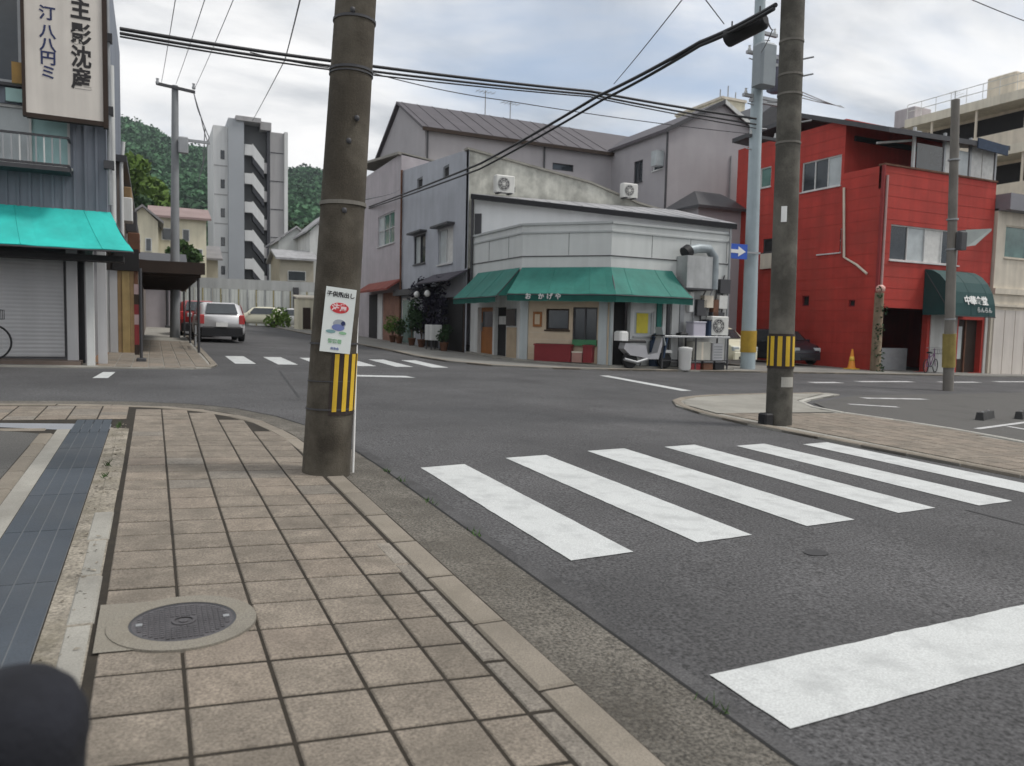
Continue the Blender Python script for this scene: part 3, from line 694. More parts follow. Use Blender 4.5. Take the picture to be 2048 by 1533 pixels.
for ch, z in (('主', 7.12), ('影', 6.66), ('沈', 6.24), ('産', 5.84)): text_mesh('lettering', ch, .36, INK, sg, frame_mtx(SGF.pt(.96, z, -.010), uu3, nrm) @ Matrix.Diagonal((.95, 1.15, 1, 1)), bold=.011)
for ch, z in (('・', 7.25), ('汀', 6.95), ('八', 6.62), ('八', 6.38), ('円', 6.14), ('ミ', 5.88)): text_mesh('lettering', ch, .27, INKB, sg, frame_mtx(SGF.pt(.42, z, -.010), uu3, nrm), bold=.006)

# ------------------------------------------------------------------ neighbour on the far street with timber front and canopy
nb = thing('timber_shop', 'old timber fronted shop with dark brown canopy over the pavement', 'shop', gp(-2, 21.8))
FN = Fac((-4.0, 21.8), (-.32, 21.8)); zb = gz(-1, 21.8)
boards = [(-1.13, -.98, WHITE_D), (-.975, -.80, SHUT), (-.795, -.70, WOOD), (-.695, -.52, mat('boards_yellow', (.40, .29, .13), .7, .15, 3.0, streak=.4)), (-.515, -.42, WOOD), (-.415, -.33, RUST)]
for (a, b_, m) in boards: MB().box(a, b_, 21.72-random.random()*.03, 21.79, gz(a, 21.8)-.05, 2.55).build('board', m, nb)
b = MB().box(-4, -.32, 21.8, 45, 0, 3.1).box(-4, -.72, 22.2, 45, 3.101, 5.3); b.build('wall', mat('neighbour_wall', (.2, .17, .15), .85, .2, 1.0, streak=.4), nb)
b = MB().prism([(-4.3, 21.9, 5.3), (-.55, 21.9, 5.3), (-.55, 45, 5.3), (-4.3, 45, 5.3)], (0, 0, .16)); b.build('roof', STEEL_D, nb)
b = MB().box(-.9, -.3, 21.65, 21.79, 2.56, 3.1); b.build('sign_band', DARK, nb)
# the bits of pipe, box and balcony that show above the awning at the corner
for (x0, x1, y0, y1, z0, z1, m) in ((-.75, -.45, 22.5, 23.2, 3.9, 4.5, WHITE_D), (-.6, -.3, 23.5, 24.2, 3.2, 3.7, RUST), (-.71, -.4, 26, 27, 4.0, 4.6, STEEL_D), (-.7, -.5, 24, 26, 4.6, 5.0, WOOD)):
    MB().bbox(x0, x1, y0, y1, z0, z1, .02).build('wall_box', m, nb)
p = MB().tube([(-.68, 22.0, 3.2), (-.68, 22.0, 5.2), (-.62, 21.95, 5.8)], .045, 8); p.build('downpipe', WHITE_D, nb)
can = MB().prism([(-.32, 21.9, 2.72), (1.25, 21.9, 2.60), (1.2, 33.5, 2.66), (-.32, 33.5, 2.8)], (0, 0, .16)).build('canopy', BROWN, nb)
for k in range(14): MB().box(-.3, 1.18, 22.2+k*.8, 22.28+k*.8, 2.48, 2.62).build('canopy_beam', BROWN, can)
MB().box(-.32, 1.27, 21.84, 21.9, 2.55, 2.86).build('canopy_fascia', BROWN, can)
for yk in (22.6, 28.0, 33.2): MB().tube([(1.14, yk, gz(1.14, yk)), (1.14, yk, 2.6)], .035, 8).build('canopy_post', STEEL_D, can)
# flag banner on a pole at the kerb
p0 = G(283, 727); bn = thing('banner_flag', 'narrow faded maroon upright banner on a dark pole by the canopy', 'banner', tuple(p0))
MB().tube([tuple(p0), (p0[0], p0[1], 2.45)], .032, 8).build('pole', STEEL_D, bn)
x_, y_ = p0[0], p0[1]; BAN = mat('banner_faded', (.36, .26, .26), .8, .1, 3.0)
for i, m in enumerate((BAN, BROWN, REDTILE, BAN, REDTILE, REDTILE, BROWN)):
    z1 = 2.1-i*.22; MB().box(x_-.13, x_-.035, y_-.01+.006*math.sin(i), y_+.004+.006*math.sin(i), z1-.218, z1).build('banner_band', m, bn)
MB().bbox(x_-.1, x_+.1, y_-.1, y_+.1, p0[2]-.01, p0[2]+.12, .02).build('base', STEEL_D, bn)

# ------------------------------------------------------------------ white corner restaurant
P1, P2 = np.array((10.82, 22.3)), np.array((12.88, 20.23)); P0 = np.array((10.72, 26.4)); P3 = np.array((17.62, 20.36))
ZF0, ZF1 = 3.42, 4.62
rest = thing('corner_restaurant', 'white single storey corner restaurant with green awnings and low metal roof', 'restaurant', gp(13.5, 22))
FA, FB, FC = Fac(P0, P1), Fac(P1, P2), Fac(P2, P3)
def gmin(f): return min(f.g(0), f.g(f.len))-.15
# fascia parapet, three faces, with mouldings
for f_, a_, b_ in ((FA, 0, 0), (FB, 0, 0), (FC, 0, 0)):
    b = MB(); f_.box(b, 0, f_.len, 3.2, ZF1, -.15, 0); b.build('fascia', WALLW, rest)
    b = MB(); f_.box(b, 0, f_.len, ZF1-.001, ZF1+.07, -.18, .05); f_.box(b, 0, f_.len, ZF1-.26, ZF1-.21, .001, .035); b.build('moulding', mat('moulding_grey', (.42, .44, .44), .6, .06, 1.0), rest)
    b = MB(); f_.box(b, 0, f_.len, 3.62, 3.65, .001, .02); b.build('moulding', STEEL_D, rest)
    k = 1
    while k*1.55 < f_.len: c = MB(); f_.box(c, k*1.55-.006, k*1.55+.006, 3.67, ZF1-.26, .001, .008); c.build('panel_joint', STEEL_D, rest); k += 1
b = MB().add([(*P0, ZF1-.05), (*P1, ZF1-.05), (*P2, ZF1-.05), (*P3, ZF1-.05), (17.62, 26.4, ZF1-.05)], [(0, 1, 2, 3, 4)]); b.build('flat_roof', ROOFG, rest)
b = MB(); FE = Fac((17.62, 20.36), (17.62, 26.4)); FE.quad(b, 0, FE.len, -.2, ZF1, 0); b.build('side_wall', WALLW, rest)
# raised part with the pitched metal roof
A3, B3 = np.array((10.75, 26.3)), np.array((17.72, 20.5)); zA, zB = 6.12, 4.93
b = MB().add([(*A3, ZF1-.06), (*B3, ZF1-.06), (*B3, zB), (*A3, zA)], [(0, 1, 2, 3)]); b.add([(*B3, ZF1-.06), (17.72, 26.4, ZF1-.06), (17.72, 26.4, 5.2), (*B3, zB)], [(0, 1, 2, 3)])
b.build('upper_wall', mat('upper_white', (.80, .82, .82), .6, .04, 1.0, streak=.06), rest)
nv = np.array([-.64, -.77]); 
e0, e1 = A3+nv*.22+np.array((-.05, 0)), B3+nv*.22+np.array((.2, -.15))
q_ = onY(1352, 423, 26.5); xq_, zq_ = float(q_[0]), float(q_[2]); zl_ = float(onY(957, 392, 26.5)[2])
rf = MB().prism([(*e0, zA), (*e1, zB), (xq_, 26.5, zq_), (10.85, 26.5, zl_)], (0, 0, .06)).build('roof', ROOFG, rest)
for k in range(1, 16):
    t = k/16; a = np.array((*(e0+(e1-e0)*t), zA+(zB-zA)*t+.06)); c = np.array((10.85+(xq_-10.85)*t, 26.5, zl_+(zq_-zl_)*t+.06)); MB().tube([a, c], .022, 5).build('roof_seam', ROOFG, rf)
d = (e1-e0)/np.linalg.norm(e1-e0)
g_ = MB().hexa([(*(e0+nv*.1), zA-.14), (*(e1+nv*.1), zB-.14), (*e1, zB-.14), (*e0, zA-.14), (*(e0+nv*.1), zA+.03), (*(e1+nv*.1), zB+.03), (*(e1-nv*-.004), zB+.03), (*(e0-nv*-.004), zA+.03)]); g_.build('gutter', BLACK, rf)
MB().tube([(10.66, 26.25, 3.0), (10.66, 26.25, zA-.1)], .05, 8).build('downpipe', STEEL_D, rest)
MB().tube([(17.6, 20.28, .3), (17.6, 20.28, zB-.1)], .04, 8).build('downpipe', STEEL, rest)
vent = MB(); FU = Fac(A3, B3); r = FU.rect(950, 428, 963, 475); FU.box(vent, r[0], r[1], max(r[2], ZF1), r[3], .001, .05); vent.build('shutter_strip', STEEL_D, rest)
# ground-floor walls
def ground_wall(f_, holes, m, name='wall'):
    b = MB(); f_.wall(b, 0, f_.len, gmin(f_), 3.2, holes, rec=.18); return b.build(name, m, rest)
hA = [FA.rect(955, 615, 985, 716), FA.rect(988, 615, 1012, 716)]
hA = [(h[0], h[1], f_, h[3]) for h in hA for f_ in (FA.g(1)+.06,)]
ground_wall(FA, hA, WHITE_D)
for h, m, nm in ((hA[0], WOODO, 'door'), (hA[1], DARK, 'door')):
    d_ = MB(); FA.box(d_, h[0], h[1], h[2], h[3], -.2, -.15); do = d_.build(nm, m, rest)
    if m is WOODO:
        q = MB(); FA.box(q, h[0]+.12, h[1]-.12, h[2]+1.0, h[3]-.15, -.149, -.14); q.build('door_glass', GLASS, do)
        q = MB(); FA.box(q, h[0]+.06, h[0]+.1, h[2]+.85, h[2]+1.15, -.149, -.1); q.build('handle', STEEL, do)
    else:
        q = MB(); FA.box(q, h[0]+.1, h[1]-.1, h[2]+1.1, h[3]-.3, -.149, -.13); q.build('notice', CURT, do)
r = FA.rect(1015, 655, 1033, 716); b = MB(); FA.box(b, r[0], r[1], FA.g(2)+.05, r[3], .005, .05); b.build('wood_panel', mat('beige_wood', (.42, .33, .23), .7, .12, 3.0), rest)
r = FA.rect(1014, 618, 1033, 652); b = MB(); FA.box(b, *r, .005, .04); b.build('side_window', GLASS, rest)
hB = [FB.rect(1092, 618, 1138, 660), FB.rect(1145, 615, 1194, 692)]
ground_wall(FB, hB, BEIGE)
FB.window(rest, hB[0], 1, frame=BROWN, rec=.12, name='display_window'); FB.window(rest, hB[1], 2, frame=STEEL_D, glass=GLASS, rec=.12, sill=False, name='shop_window')
r = FB.rect(1146, 680, 1194, 692); b = MB(); FB.box(b, r[0], r[1], r[2], r[3], -.1, .12); b.build('window_shelf', mat('green_shelf', (.05, .2, .09), .5, .1, 3.0), rest)
r = FB.rect(1067, 624, 1084, 654); b = MB(); FB.box(b, *r, .002, .05); bo = b.build('framed_menu', WOODO, rest)
b = MB(); FB.box(b, r[0]+.06, r[1]-.06, r[2]+.08, r[3]-.08, .051, .056); b.build('menu_sheet', BEIGE, bo)
zrow = gz(11.5, 21.5)+.35                            # tile courses on the beige wall, as thin proud strips
while zrow < 2.3:
    for (ua, ub) in ((.25, hB[0][0]-.08), (hB[0][0]-.08, hB[1][0]-.05)):
        if ua > 1.0 or not (hB[0][2]-.05 < zrow < hB[0][3]): 
            if not (zrow > r[2]-.1 and ua < .5): c = MB(); FB.box(c, ua, ub-.01, zrow, zrow+.012, .0005, .006); c.build('tile_course', CREAM, rest)
    zrow += .22
hC = [FC.rect(1226, 615, 1260, 735), FC.rect(1268, 622, 1308, 672)]
hC = [(hC[0][0], hC[0][1], FC.g(.5)+.08, 2.3), hC[1]]
ground_wall(FC, hC, WHITE_D)
b = MB(); FC.box(b, *hC[0], -.35, -.3); b.build('doorway', DARK, rest)
FC.window(rest, hC[1], 1, frame=ALU, glass=GLASS_F, rec=.1, name='shop_window')
r = FC.rect(1276, 627, 1299, 667); b = MB(); FC.box(b, *r, -.085, -.075); b.build('yellow_poster', mat('poster_yellow', (.66, .56, .06), .6, .12, 4.0), rest)
for x0, x1, m in ((1311, 1320, GREEN), (1322, 1328, WHITE_D), (1331, 1337, STEEL_D), (1340, 1354, WHITE_D), (1356, 1364, STEEL)):
    r = FC.rect(x0, 615, x1, 735); b = MB(); FC.box(b, r[0], r[1], FC.g(2.5)+.0, 3.15, .003, .06); b.build('wall_panel', m, rest)
# corner pillars
for f_, x0, x1 in ((FB, 1036, 1056), (FC, 1214, 1222), (FB, 1197, 1214)):
    r = f_.rect(x0, 615, x1, 735); u0 = max(r[0], 0); u1 = min(r[1], f_.len); b = MB(); f_.box(b, u0, u1, gmin(f_), 3.19, .003, .07); b.build('pillar', mat('pillar_bluewhite', (.50, .55, .56), .6, .08, 1.0, streak=.2), rest)
b = MB(); fx = [gp(10.5, 26.3, .05), gp(10.45, 22.0, .05), gp(12.7, 19.8, .05), gp(17.7, 19.95, .05), gp(17.7, 20.4, .05), gp(12.9, 20.3, .05), gp(10.9, 22.4, .05), gp(10.9, 26.3, .05)]
b.prism(fx, (0, 0, .06)).build('plinth', CONC, rest)
# awnings
oB = FB.n; oC = FC.n; mit = (oB+oC)/(1+oB @ oC)
def outp(p, n_, d): return p+n_*d
u_end = FC.uz(1342, 540)[0]; pe = P2+FC.u*u_end; ps = P1+FB.u*.02; rch = .85
awning(rest, [ps+oB*.06, P2+mit*.06, pe+oC*.06], 3.28, 2.42, [oB*rch-FB.u*.18, mit*rch, oC*rch+FC.u*.2], GREEN, val=.22)
u_a0 = .75; pa0 = P0+FA.u*u_a0; pa1 = P1-FA.u*.05
awning(rest, [pa0+FA.n*.06, pa1+FA.n*.06], 3.28, 2.36, [FA.n*.85-FA.u*.25, FA.n*.85+FA.u*.0], GREEN, val=.2)
# four white characters on the valance
vB = Fac(ps+oB*(.06+rch+.012)-FB.u*.18, P2+mit*(.06+rch)+oB*.012)
for k, ch in enumerate('おかげや'):
    uu_ = vB.uz(1060+k*17+(5 if k else -4), 600)[0]; text_mesh('lettering', ch, .2, WHITE_D, rest, frame_mtx(vB.pt(uu_, 2.31, .012), (vB.u[0], vB.u[1], 0), (vB.n[0], vB.n[1], 0)), bold=.006)
# exhaust hood and duct
r = FC.rect(1352, 515, 1402, 578)
b = MB(); FC.box(b, r[0], r[1], r[2], r[3], .012, .55); hood = b.build('extractor_hood', mat('galvanised', (.42, .43, .43), .45, .15, 2.0, metal=.3, streak=.3), rest)
b = MB(); FC.box(b, r[0]-.03, r[1]+.03, r[2]-.06, r[2]-.003, .012, .6); b.build('hood_rim', STEEL_D, hood)
ua, za = FC.uz(1350, 505); ub, zb2 = FC.uz(1418, 520); ud, zd = FC.uz(1416, 580)
duct = MB().tube([FC.pt(ua+.25, za+.05, .35), FC.pt(ua+.7, za+.15, .3), FC.pt(ub-.25, zb2+.32, .25), FC.pt(ub, zb2+.05, .25), FC.pt(ub+.02, zb2-.35, .25), FC.pt(ud, zd, .25)], .15, 12).build('exhaust_duct', mat('duct_dull', (.30, .34, .36), .5, .15, 2.0, metal=.3, streak=.3), hood)
MB().tube([FC.pt(ua+.1, za-.05, .36), FC.pt(ua+.28, za+.06, .36)], .21, 12).build('duct_cap', BLACK, hood)
r = FC.rect(1372, 585, 1380, 612); b = MB(); FC.box(b, r[0], r[1], r[2]-.2, r[3], .02, .2); b.build('meter_box', WHITE, rest)
for (x0, y0, x1, y1, m) in ((1400, 592, 1418, 616, CREAM), (1430, 592, 1446, 618, CURT), (1386, 600, 1404, 632, STEEL_D), (1416, 625, 1440, 634, STEEL_D), (1432, 560, 1452, 588, STEEL_D), (1418, 600, 1428, 640, RUST)):
    r = FC.rect(x0, y0, x1, y1); b = MB(); FC.box(b, *r, .015, .22); b.build('wall_box', m, rest)
for k in range(5):
    ux = FC.uz(1384+k*14, 600)[0]; MB().tube([FC.pt(ux, 1.2, .08), FC.pt(ux+.04, 2.4, .08), FC.pt(ux+random.uniform(-.3, .3), 2.9, .1), FC.pt(ux+.1, 3.25, .06)], .025, 6).build('wall_pipe', random.choice((STEEL, STEEL_D, WHITE_D)), rest)

# ------------------------------------------------------------------ blue-grey house beside the restaurant (street face X = 10.6)
bgh = thing('bluegrey_house', 'blue-grey rendered two storey house with stained mortar side wall above restaurant', 'house', gp(11, 30))
FG = Fac((10.6, 26.5), (10.6, 34.8)); ztR, ztL = 7.85, 8.5
wins = [FG.rect(828, 470, 851, 528), FG.rect(876, 456, 906, 528), FG.rect(886, 332, 898, 356), FG.rect(834, 356, 845, 380)]
b = MB(); FG.wall(b, 0, FG.len, 0, ztR, wins, rec=.15); b.add([FG.pt(0, ztR), FG.pt(FG.len, ztR), FG.pt(FG.len, ztL)], [(0, 1, 2)])
b.add([(10.6, 34.8, 0), (19, 34.8, 0), (19, 34.8, 6.2), (10.6, 34.8, ztL)], [(0, 1, 2, 3)]); b.build('wall', WALLB, bgh)
Fm = [(10.6, 26.56, 3.5), (22.3, 26.56, 3.5), (22.3, 26.56, 5.9), (18.1, 26.56, 6.55), (15.8, 26.56, 7.15), (10.6, 26.56, ztR)]
b = MB().prism(Fm, (0, .2, 0)); b.build('side_wall', MORTAR, bgh)
b = MB().prism([(10.52, 26.48, ztR-.02), (15.8, 26.48, 7.13), (18.1, 26.48, 6.53), (22.4, 26.48, 5.87), (22.4, 26.48, 5.95), (18.1, 26.48, 6.61), (15.8, 26.48, 7.21), (10.52, 26.48, ztR+.06)], (0, .36, 0)); b.build('coping', CONC, bgh)
b = MB().add([(10.6, 26.7, ztR-.2), (22.3, 26.7, 5.7), (22.3, 34.8, 6.0), (10.6, 34.8, ztL-.1)], [(0, 1, 2, 3)]); b.build('roof', ROOFG, bgh)
FG.window(bgh, wins[0], 2, frame=STEEL_D, glasses=[GLASS, GLASS_F]); FG.window(bgh, wins[1], 2, frame=ALU, glasses=[CURT, GLASS_F])
for wv in wins[2:]: FG.window(bgh, wv, 1, frame=STEEL, glass=DARK, sill=False, name='vent_window')
for wv in wins[:2]: b = MB(); FG.box(b, wv[0]-.15, wv[1]+.15, wv[3]+.04, wv[3]+.12, .003, .32); b.build('window_hood', STEEL_D, bgh)
gF = [(FG.rect(806, 600, 830, 690), WHITE_D, GLASS_G), (FG.rect(850, 600, 876, 700), STEEL_D, DARK), (FG.rect(884, 600, 928, 705), BROWN, DARK)]
for r, fm, gm in gF:
    b = MB(); FG.box(b, r[0]-.1, r[1]+.1, FG.g(r[0]), r[3]+.1, .004, .03); fo_ = b.build('door_frame', fm, bgh)
    b = MB(); FG.box(b, r[0]+.05, r[1]-.05, FG.g(r[0])+.1, r[3], .031, .045); b.build('door_leaf', gm, fo_)
b = MB(); r = FG.rect(800, 578, 870, 590); FG.box(b, r[0], r[1], r[2], r[3], .005, .35); b.build('door_canopy', STEEL_D, bgh)
r = FG.rect(868, 552, 935, 575)
b = MB().prism([FG.pt(r[0], 3.4, .02), FG.pt(r[1], 3.4, .02), FG.pt(r[1], 3.0, .8), FG.pt(r[0], 3.0, .8)], (0, 0, .05)); b.build('porch_roof', mat('porch_purple', (.05, .045, .06), .7, .2, 2.0), bgh)
MB().tube([(10.52, 34.7, .5), (10.52, 34.7, ztL)], .05, 8).build('downpipe', RUST, bgh)
# dark iron lattice with two globe lamps
lt = thing('globe_lamp_bracket', 'black wrought iron bracket carrying two round white globe lamps by the door', 'lamp', (10.3, 28.5, 2.5))
lu0, lz0 = FG.uz(862, 590); lu1, _ = FG.uz(884, 590)
LB = MB()
for k in range(9): 
    ang = k*.8; LB.tube([FG.pt(lu0+.3*math.cos(ang)+.1, 2.75+.25*math.sin(ang), .2+.04*k), FG.pt(lu0+.15*math.cos(ang+.6), 2.75+.12*math.sin(ang+.6), .25+.04*k)], .018, 5)
LB.tube([FG.pt(lu0, 2.9, .0), FG.pt(lu0, 2.85, .7)], .025, 6); LB.tube([FG.pt(lu1, 2.9, .0), FG.pt(lu1, 2.85, .7)], .025, 6); LB.tube([FG.pt(lu0, 2.85, .45), FG.pt(lu1, 2.85, .45)], .02, 6)
LB.build('bracket', BLACK, lt)
for lu in (lu0, lu1):
    c = FG.pt(lu, 2.62, .62); MB().lathe(c, [(.03, -.13), (.1, -.09), (.135, 0), (.1, .09), (.04, .14)], 14).build('globe', WHITE, lt)

# pink-grey house further up
pkh = thing('pinkgrey_house', 'pink-grey rendered house with brick red shopfront further up the street', 'house', gp(11, 38))
FP = Fac((10.55, 34.86), (10.55, 43.5)); wp = [FP.rect(756, 428, 789, 490)]
b = MB(); FP.wall(b, 0, FP.len, 0, 9.3, wp, rec=.15); b.add([(10.55, 34.86, 0), (19, 34.86, 0), (19, 34.86, 8.2), (10.55, 34.86, 9.3)], [(0, 1, 2, 3)]); b.build('wall', WALLP, pkh)
b = MB().prism([(10.4, 34.86, 9.25), (10.4, 43.6, 10.2), (19, 43.6, 9.4), (19, 34.86, 8.3)], (0, 0, .12)); b.build('roof', CONC, pkh)
FP.window(pkh, wp[0], 3, frame=ALU, glasses=[GLASS_G, GLASS_G, GLASS_F], rows=2)
r = FP.rect(738, 568, 802, 598); b = MB().prism([FP.pt(r[0], 3.4, .02), FP.pt(r[1], 3.4, .02), FP.pt(r[1], 2.95, .7), FP.pt(r[0], 2.95, .7)], (0, 0, .1)); b.build('shop_canopy', mat('canopy_brick_red', (.22, .055, .04), .8, .2, 1.5), pkh)
for x0, x1, m in ((740, 757, DARK), (757, 766, WHITE_D), (768, 800, mat('shop_brick', (.26, .14, .10), .85, .2, 2.0, speck=.2)),):
    r = FP.rect(x0, 598, x1, 690); b = MB(); FP.box(b, r[0], r[1], FP.g(r[0]), 2.9, .004, .06); b.build('shopfront_panel', m, pkh)
# pale house end seen left of it, behind the near pole
b_ = thing('pale_house', 'pale two storey house at the far end of the street row', 'house', gp(11, 46))
b = MB().box(10.5, 19, 43.7, 53, 0, 8.0); b.build('wall', WALLW, b_)
b = MB().prism([(10.2, 43.6, 8.0), (19.3, 43.6, 8.0), (14.7, 43.6, 10.2)], (0, 9.6, 0)); b.build('roof', ROOFP, b_)
r = (43.9, 46); MB().box(10.44, 10.52, 45, 46.6, 4.6, 6.0).build('window', GLASS, b_)

# ------------------------------------------------------------------ large grey house with purple-grey roof
lgh = thing('gabled_house', 'large grey house with L-shaped purple-grey metal roof behind the restaurant', 'house', gp(18, 38))
YH = 38.0; x0h = float(onY(850, 262, YH)[0]); x1h = 24.0; zE = 11.45
yB = 47.0; yR = 42.5; zR = 14.6                      # back eave, ridge line, ridge height
def _ridge():
    p = onY(818, 212, yR); return float(p[2])
zR = _ridge()
FH = Fac((x0h, YH), (x1h, YH)); wh = [FH.rect(1105, 328, 1147, 342)]
b = MB(); FH.wall(b, 0, FH.len, 0, zE, wh); 
b.add([(x0h, YH, 0), (x0h, yB, 0), (x0h, yB, zE), (x0h, yR, zR-.1), (x0h, YH, zE)], [(0, 1, 2, 3, 4)])
b.build('wall', WALLG, lgh)
FH.window(lgh, wh[0], 1, frame=STEEL_D, glass=GLASS, sill=False)
ov = .2
roof = MB().prism([(x0h-ov, YH-ov, zE-.12), (x1h+6, YH-ov, zE-.12), (x1h+6, yR, zR), (x0h-ov, yR, zR)], (0, 0, .14)).build('roof', ROOFP, lgh)
MB().prism([(x0h-ov, yR+.001, zR), (x1h+6, yR+.001, zR), (x1h+6, yB+ov, zE-.12), (x0h-ov, yB+ov, zE-.12)], (0, 0, .14)).build('roof_slope', ROOFP, roof)
k = x0h-ov+.3
while k < x1h:
    MB().prism([(k, YH-ov, zE+.02), (k+.03, YH-ov, zE+.02), (k+.03, yR, zR+.14), (k, yR, zR+.14)], (0, 0, .03)).build('roof_seam', ROOFP, roof); k += .9
MB().box(x0h-ov, x1h, YH-ov-.1, YH-ov-.003, zE-.2, zE-.02).build('gutter', BROWN, roof)
for xk in (x0h+.12, float(onY(1088, 300, YH)[0])): MB().tube([(xk, YH-.08, 6), (xk, YH-.08, zE-.15)], .05, 8).build('downpipe', STEEL_D, lgh)
# wing reaching forward: side wall X = XW, gable facing the street
XW = 24.0
yw0 = float(onX(1240, 300, XW)[1]); yw1 = float(onX(1335, 258, XW)[1]); zW = 11.6
FW = Fac((XW, yw1), (XW, YH+.5)); ww = [FW.rect(1268, 322, 1285, 365), FW.rect(1306, 303, 1326, 340)]
xg = 28.8; zG = float(onY(1445, 208, yw1)[2]); xr = 2*float(onY(1445, 208, yw1)[0])-XW
b = MB(); FW.wall(b, 0, FW.len, 0, zW, ww, rec=.12); xm = (XW+xr)/2
b.add([(XW, yw1, 0), (xr, yw1, 0), (xr, yw1, zW), (xm, yw1, zG), (XW, yw1, zW)], [(0, 1, 2, 3, 4)]); b.add([(xr, yw1, 0), (xr, YH+4, 0), (xr, YH+4, zW), (xr, yw1, zW)], [(0, 1, 2, 3)])
b.build('wing_wall', WALLG, lgh)
FW.window(lgh, ww[0], 2, frame=STEEL_D, glass=GLASS); FW.window(lgh, ww[1], 1, frame=WHITE_D, glass=GLASS)
b = MB(); FW.box(b, ww[1][0]-.1, ww[1][0]+.35, ww[1][2]+.1, ww[1][3]-.1, .02, .5); b.build('open_casement', GLASS_F, lgh)
for s_ in (-1, 1):
    xe = XW-ov if s_ < 0 else xr+ov; ze = zW-ov*(zG-zW)/(xm-XW)
    wr = MB().prism([(xe, yw1-ov, ze), (xm, yw1-ov, zG), (xm, YH+5, zG), (xe, YH+5, ze)], (0, 0, .16)).build('wing_roof', ROOFP, lgh)
    MB().prism([(xe, yw1-ov-.05, ze-.05), (xm, yw1-ov-.05, zG-.05), (xm, yw1-ov-.05, zG+.18), (xe, yw1-ov-.05, ze+.18)], (0, .046, 0)).build('barge_board', STEEL_D if s_ < 0 else WHITE_D, wr)
MB().tube([(XW-.02, yw1-.06, 5), (XW-.02, yw1-.06, zW-.1)], .06, 8).build('downpipe', STEEL_D, lgh)
uxm = float(onY(1462, 300, yw1)[0]); MB().tube([(uxm, yw1-.05, 6), (uxm, yw1-.05, 10.8)], .04, 6).build('downpipe', STEEL, lgh)
# antennas
for (px, py, hgt) in ((970, 240, 1.7), (1020, 245, 1.2)):
    p = onY(px, py, yR-.2); an = thing('roof_antenna', 'thin %s television antenna on the purple-grey roof ridge' % ('tall' if hgt > 1.5 else 'short'), 'antenna', tuple(p))
    A_ = MB().tube([tuple(p), (p[0], p[1], p[2]+hgt)], .03, 6); A_.build('mast', STEEL, an)
    A_ = MB(); 
    for q in range(5): A_.tube([(p[0]-.5+.25*q, p[1]-.35, p[2]+hgt-.1), (p[0]-.5+.25*q, p[1]+.35, p[2]+hgt-.1)], .012, 5)
    A_.tube([(p[0]-.6, p[1], p[2]+hgt-.1), (p[0]+.6, p[1], p[2]+hgt-.1)], .015, 5); A_.build('elements', STEEL, an)
# dark lean-to shed roof below the wing
sh = thing('tiled_shed', 'small shed with dark tiled roof below the gable wing', 'shed', gp(25, 29)); p = onY(1440, 400, 29.5); px0, pz0 = float(p[0]), float(p[2])
MB().box(px0-1.2, px0+1.6, 29.6, 32, 0, pz0-.3).build('wall', WALLG, sh)
MB().prism([(px0-1.5, 29.2, pz0-.5), (px0+1.9, 29.2, pz0-.5), (px0+1.1, 30.8, pz0+.45), (px0-.5, 30.8, pz0+.45)], (0, 0, .12)).build('roof', STEEL_D, sh)
MB().prism([(px0-1.5, 29.2, pz0-.5), (px0-.5, 30.8, pz0+.45), (px0-1.5, 32.4, pz0-.5)], (0, 0, .12)).build('roof_hip', STEEL_D, sh)

# ------------------------------------------------------------------ red building
redb = thing('red_building', 'brick red three storey building with roof terrace and dark green shop awning', 'building', gp(29, 22))
XA, YB_, XE = 26.3, 21.5, 33.3; zP = 8.1
FRA, FRB = Fac((XA, YB_), (XA, 30.0)), Fac((XA, YB_), (XE, YB_))
hA_ = [FRA.rect(1604, 318, 1682, 378), FRA.rect(1637, 460, 1682, 507), FRA.rect(1604, 592, 1618, 613), FRA.rect(1697, 600, 1710, 614), FRA.rect(1526, 478, 1545, 505), FRA.rect(1520, 335, 1542, 375)]
b = MB(); zTop = 10.35
yS = float(onX(1690, 300, XA)[1]); uS = yS-YB_
FRA.wall(b, 0, uS, -.6, zP, [h for h in hA_ if h[0] < uS], rec=.15); FRA.wall(b, uS, FRA.len, -.6, zTop, [h for h in hA_ if h[0] >= uS], rec=.15)
hB_ = [FRB.rect(1780, 456, 1918, 526), FRB.rect(1760, 617, 1853, 738), FRB.rect(1915, 640, 1962, 738)]
hB_[1] = (hB_[1][0], hB_[1][1], FRB.g(1.5)+.03, hB_[1][3]); hB_[2] = (hB_[2][0], hB_[2][1], FRB.g(5)+.03, hB_[2][3])
FRB.wall(b, 0, FRB.len, -.6, zP, hB_, rec=.25)
b.add([(XE, YB_, -.6), (XE, 30, -.6), (XE, 30, zP), (XE, YB_, zP)], [(0, 1, 2, 3)]); b.add([(XA, 30, -.6), (XE, 30, -.6), (XE, 30, zTop), (XA, 30, zTop)], [(0, 1, 2, 3)])
b.add([(XA, YB_, zP-.9), (XE, YB_, zP-.9), (XE, 30, zP-.9), (XA, 30, zP-.9)], [(0, 1, 2, 3)])
b.add([(XA, yS, zP-.9), (XE, yS, zP-.9), (XE, yS, zTop), (XA, yS, zTop)], [(0, 1, 2, 3)])
b.build('wall', REDW, redb)
RJ = mat('red_joint', (.30, .042, .028), .8, .1, 2.0)
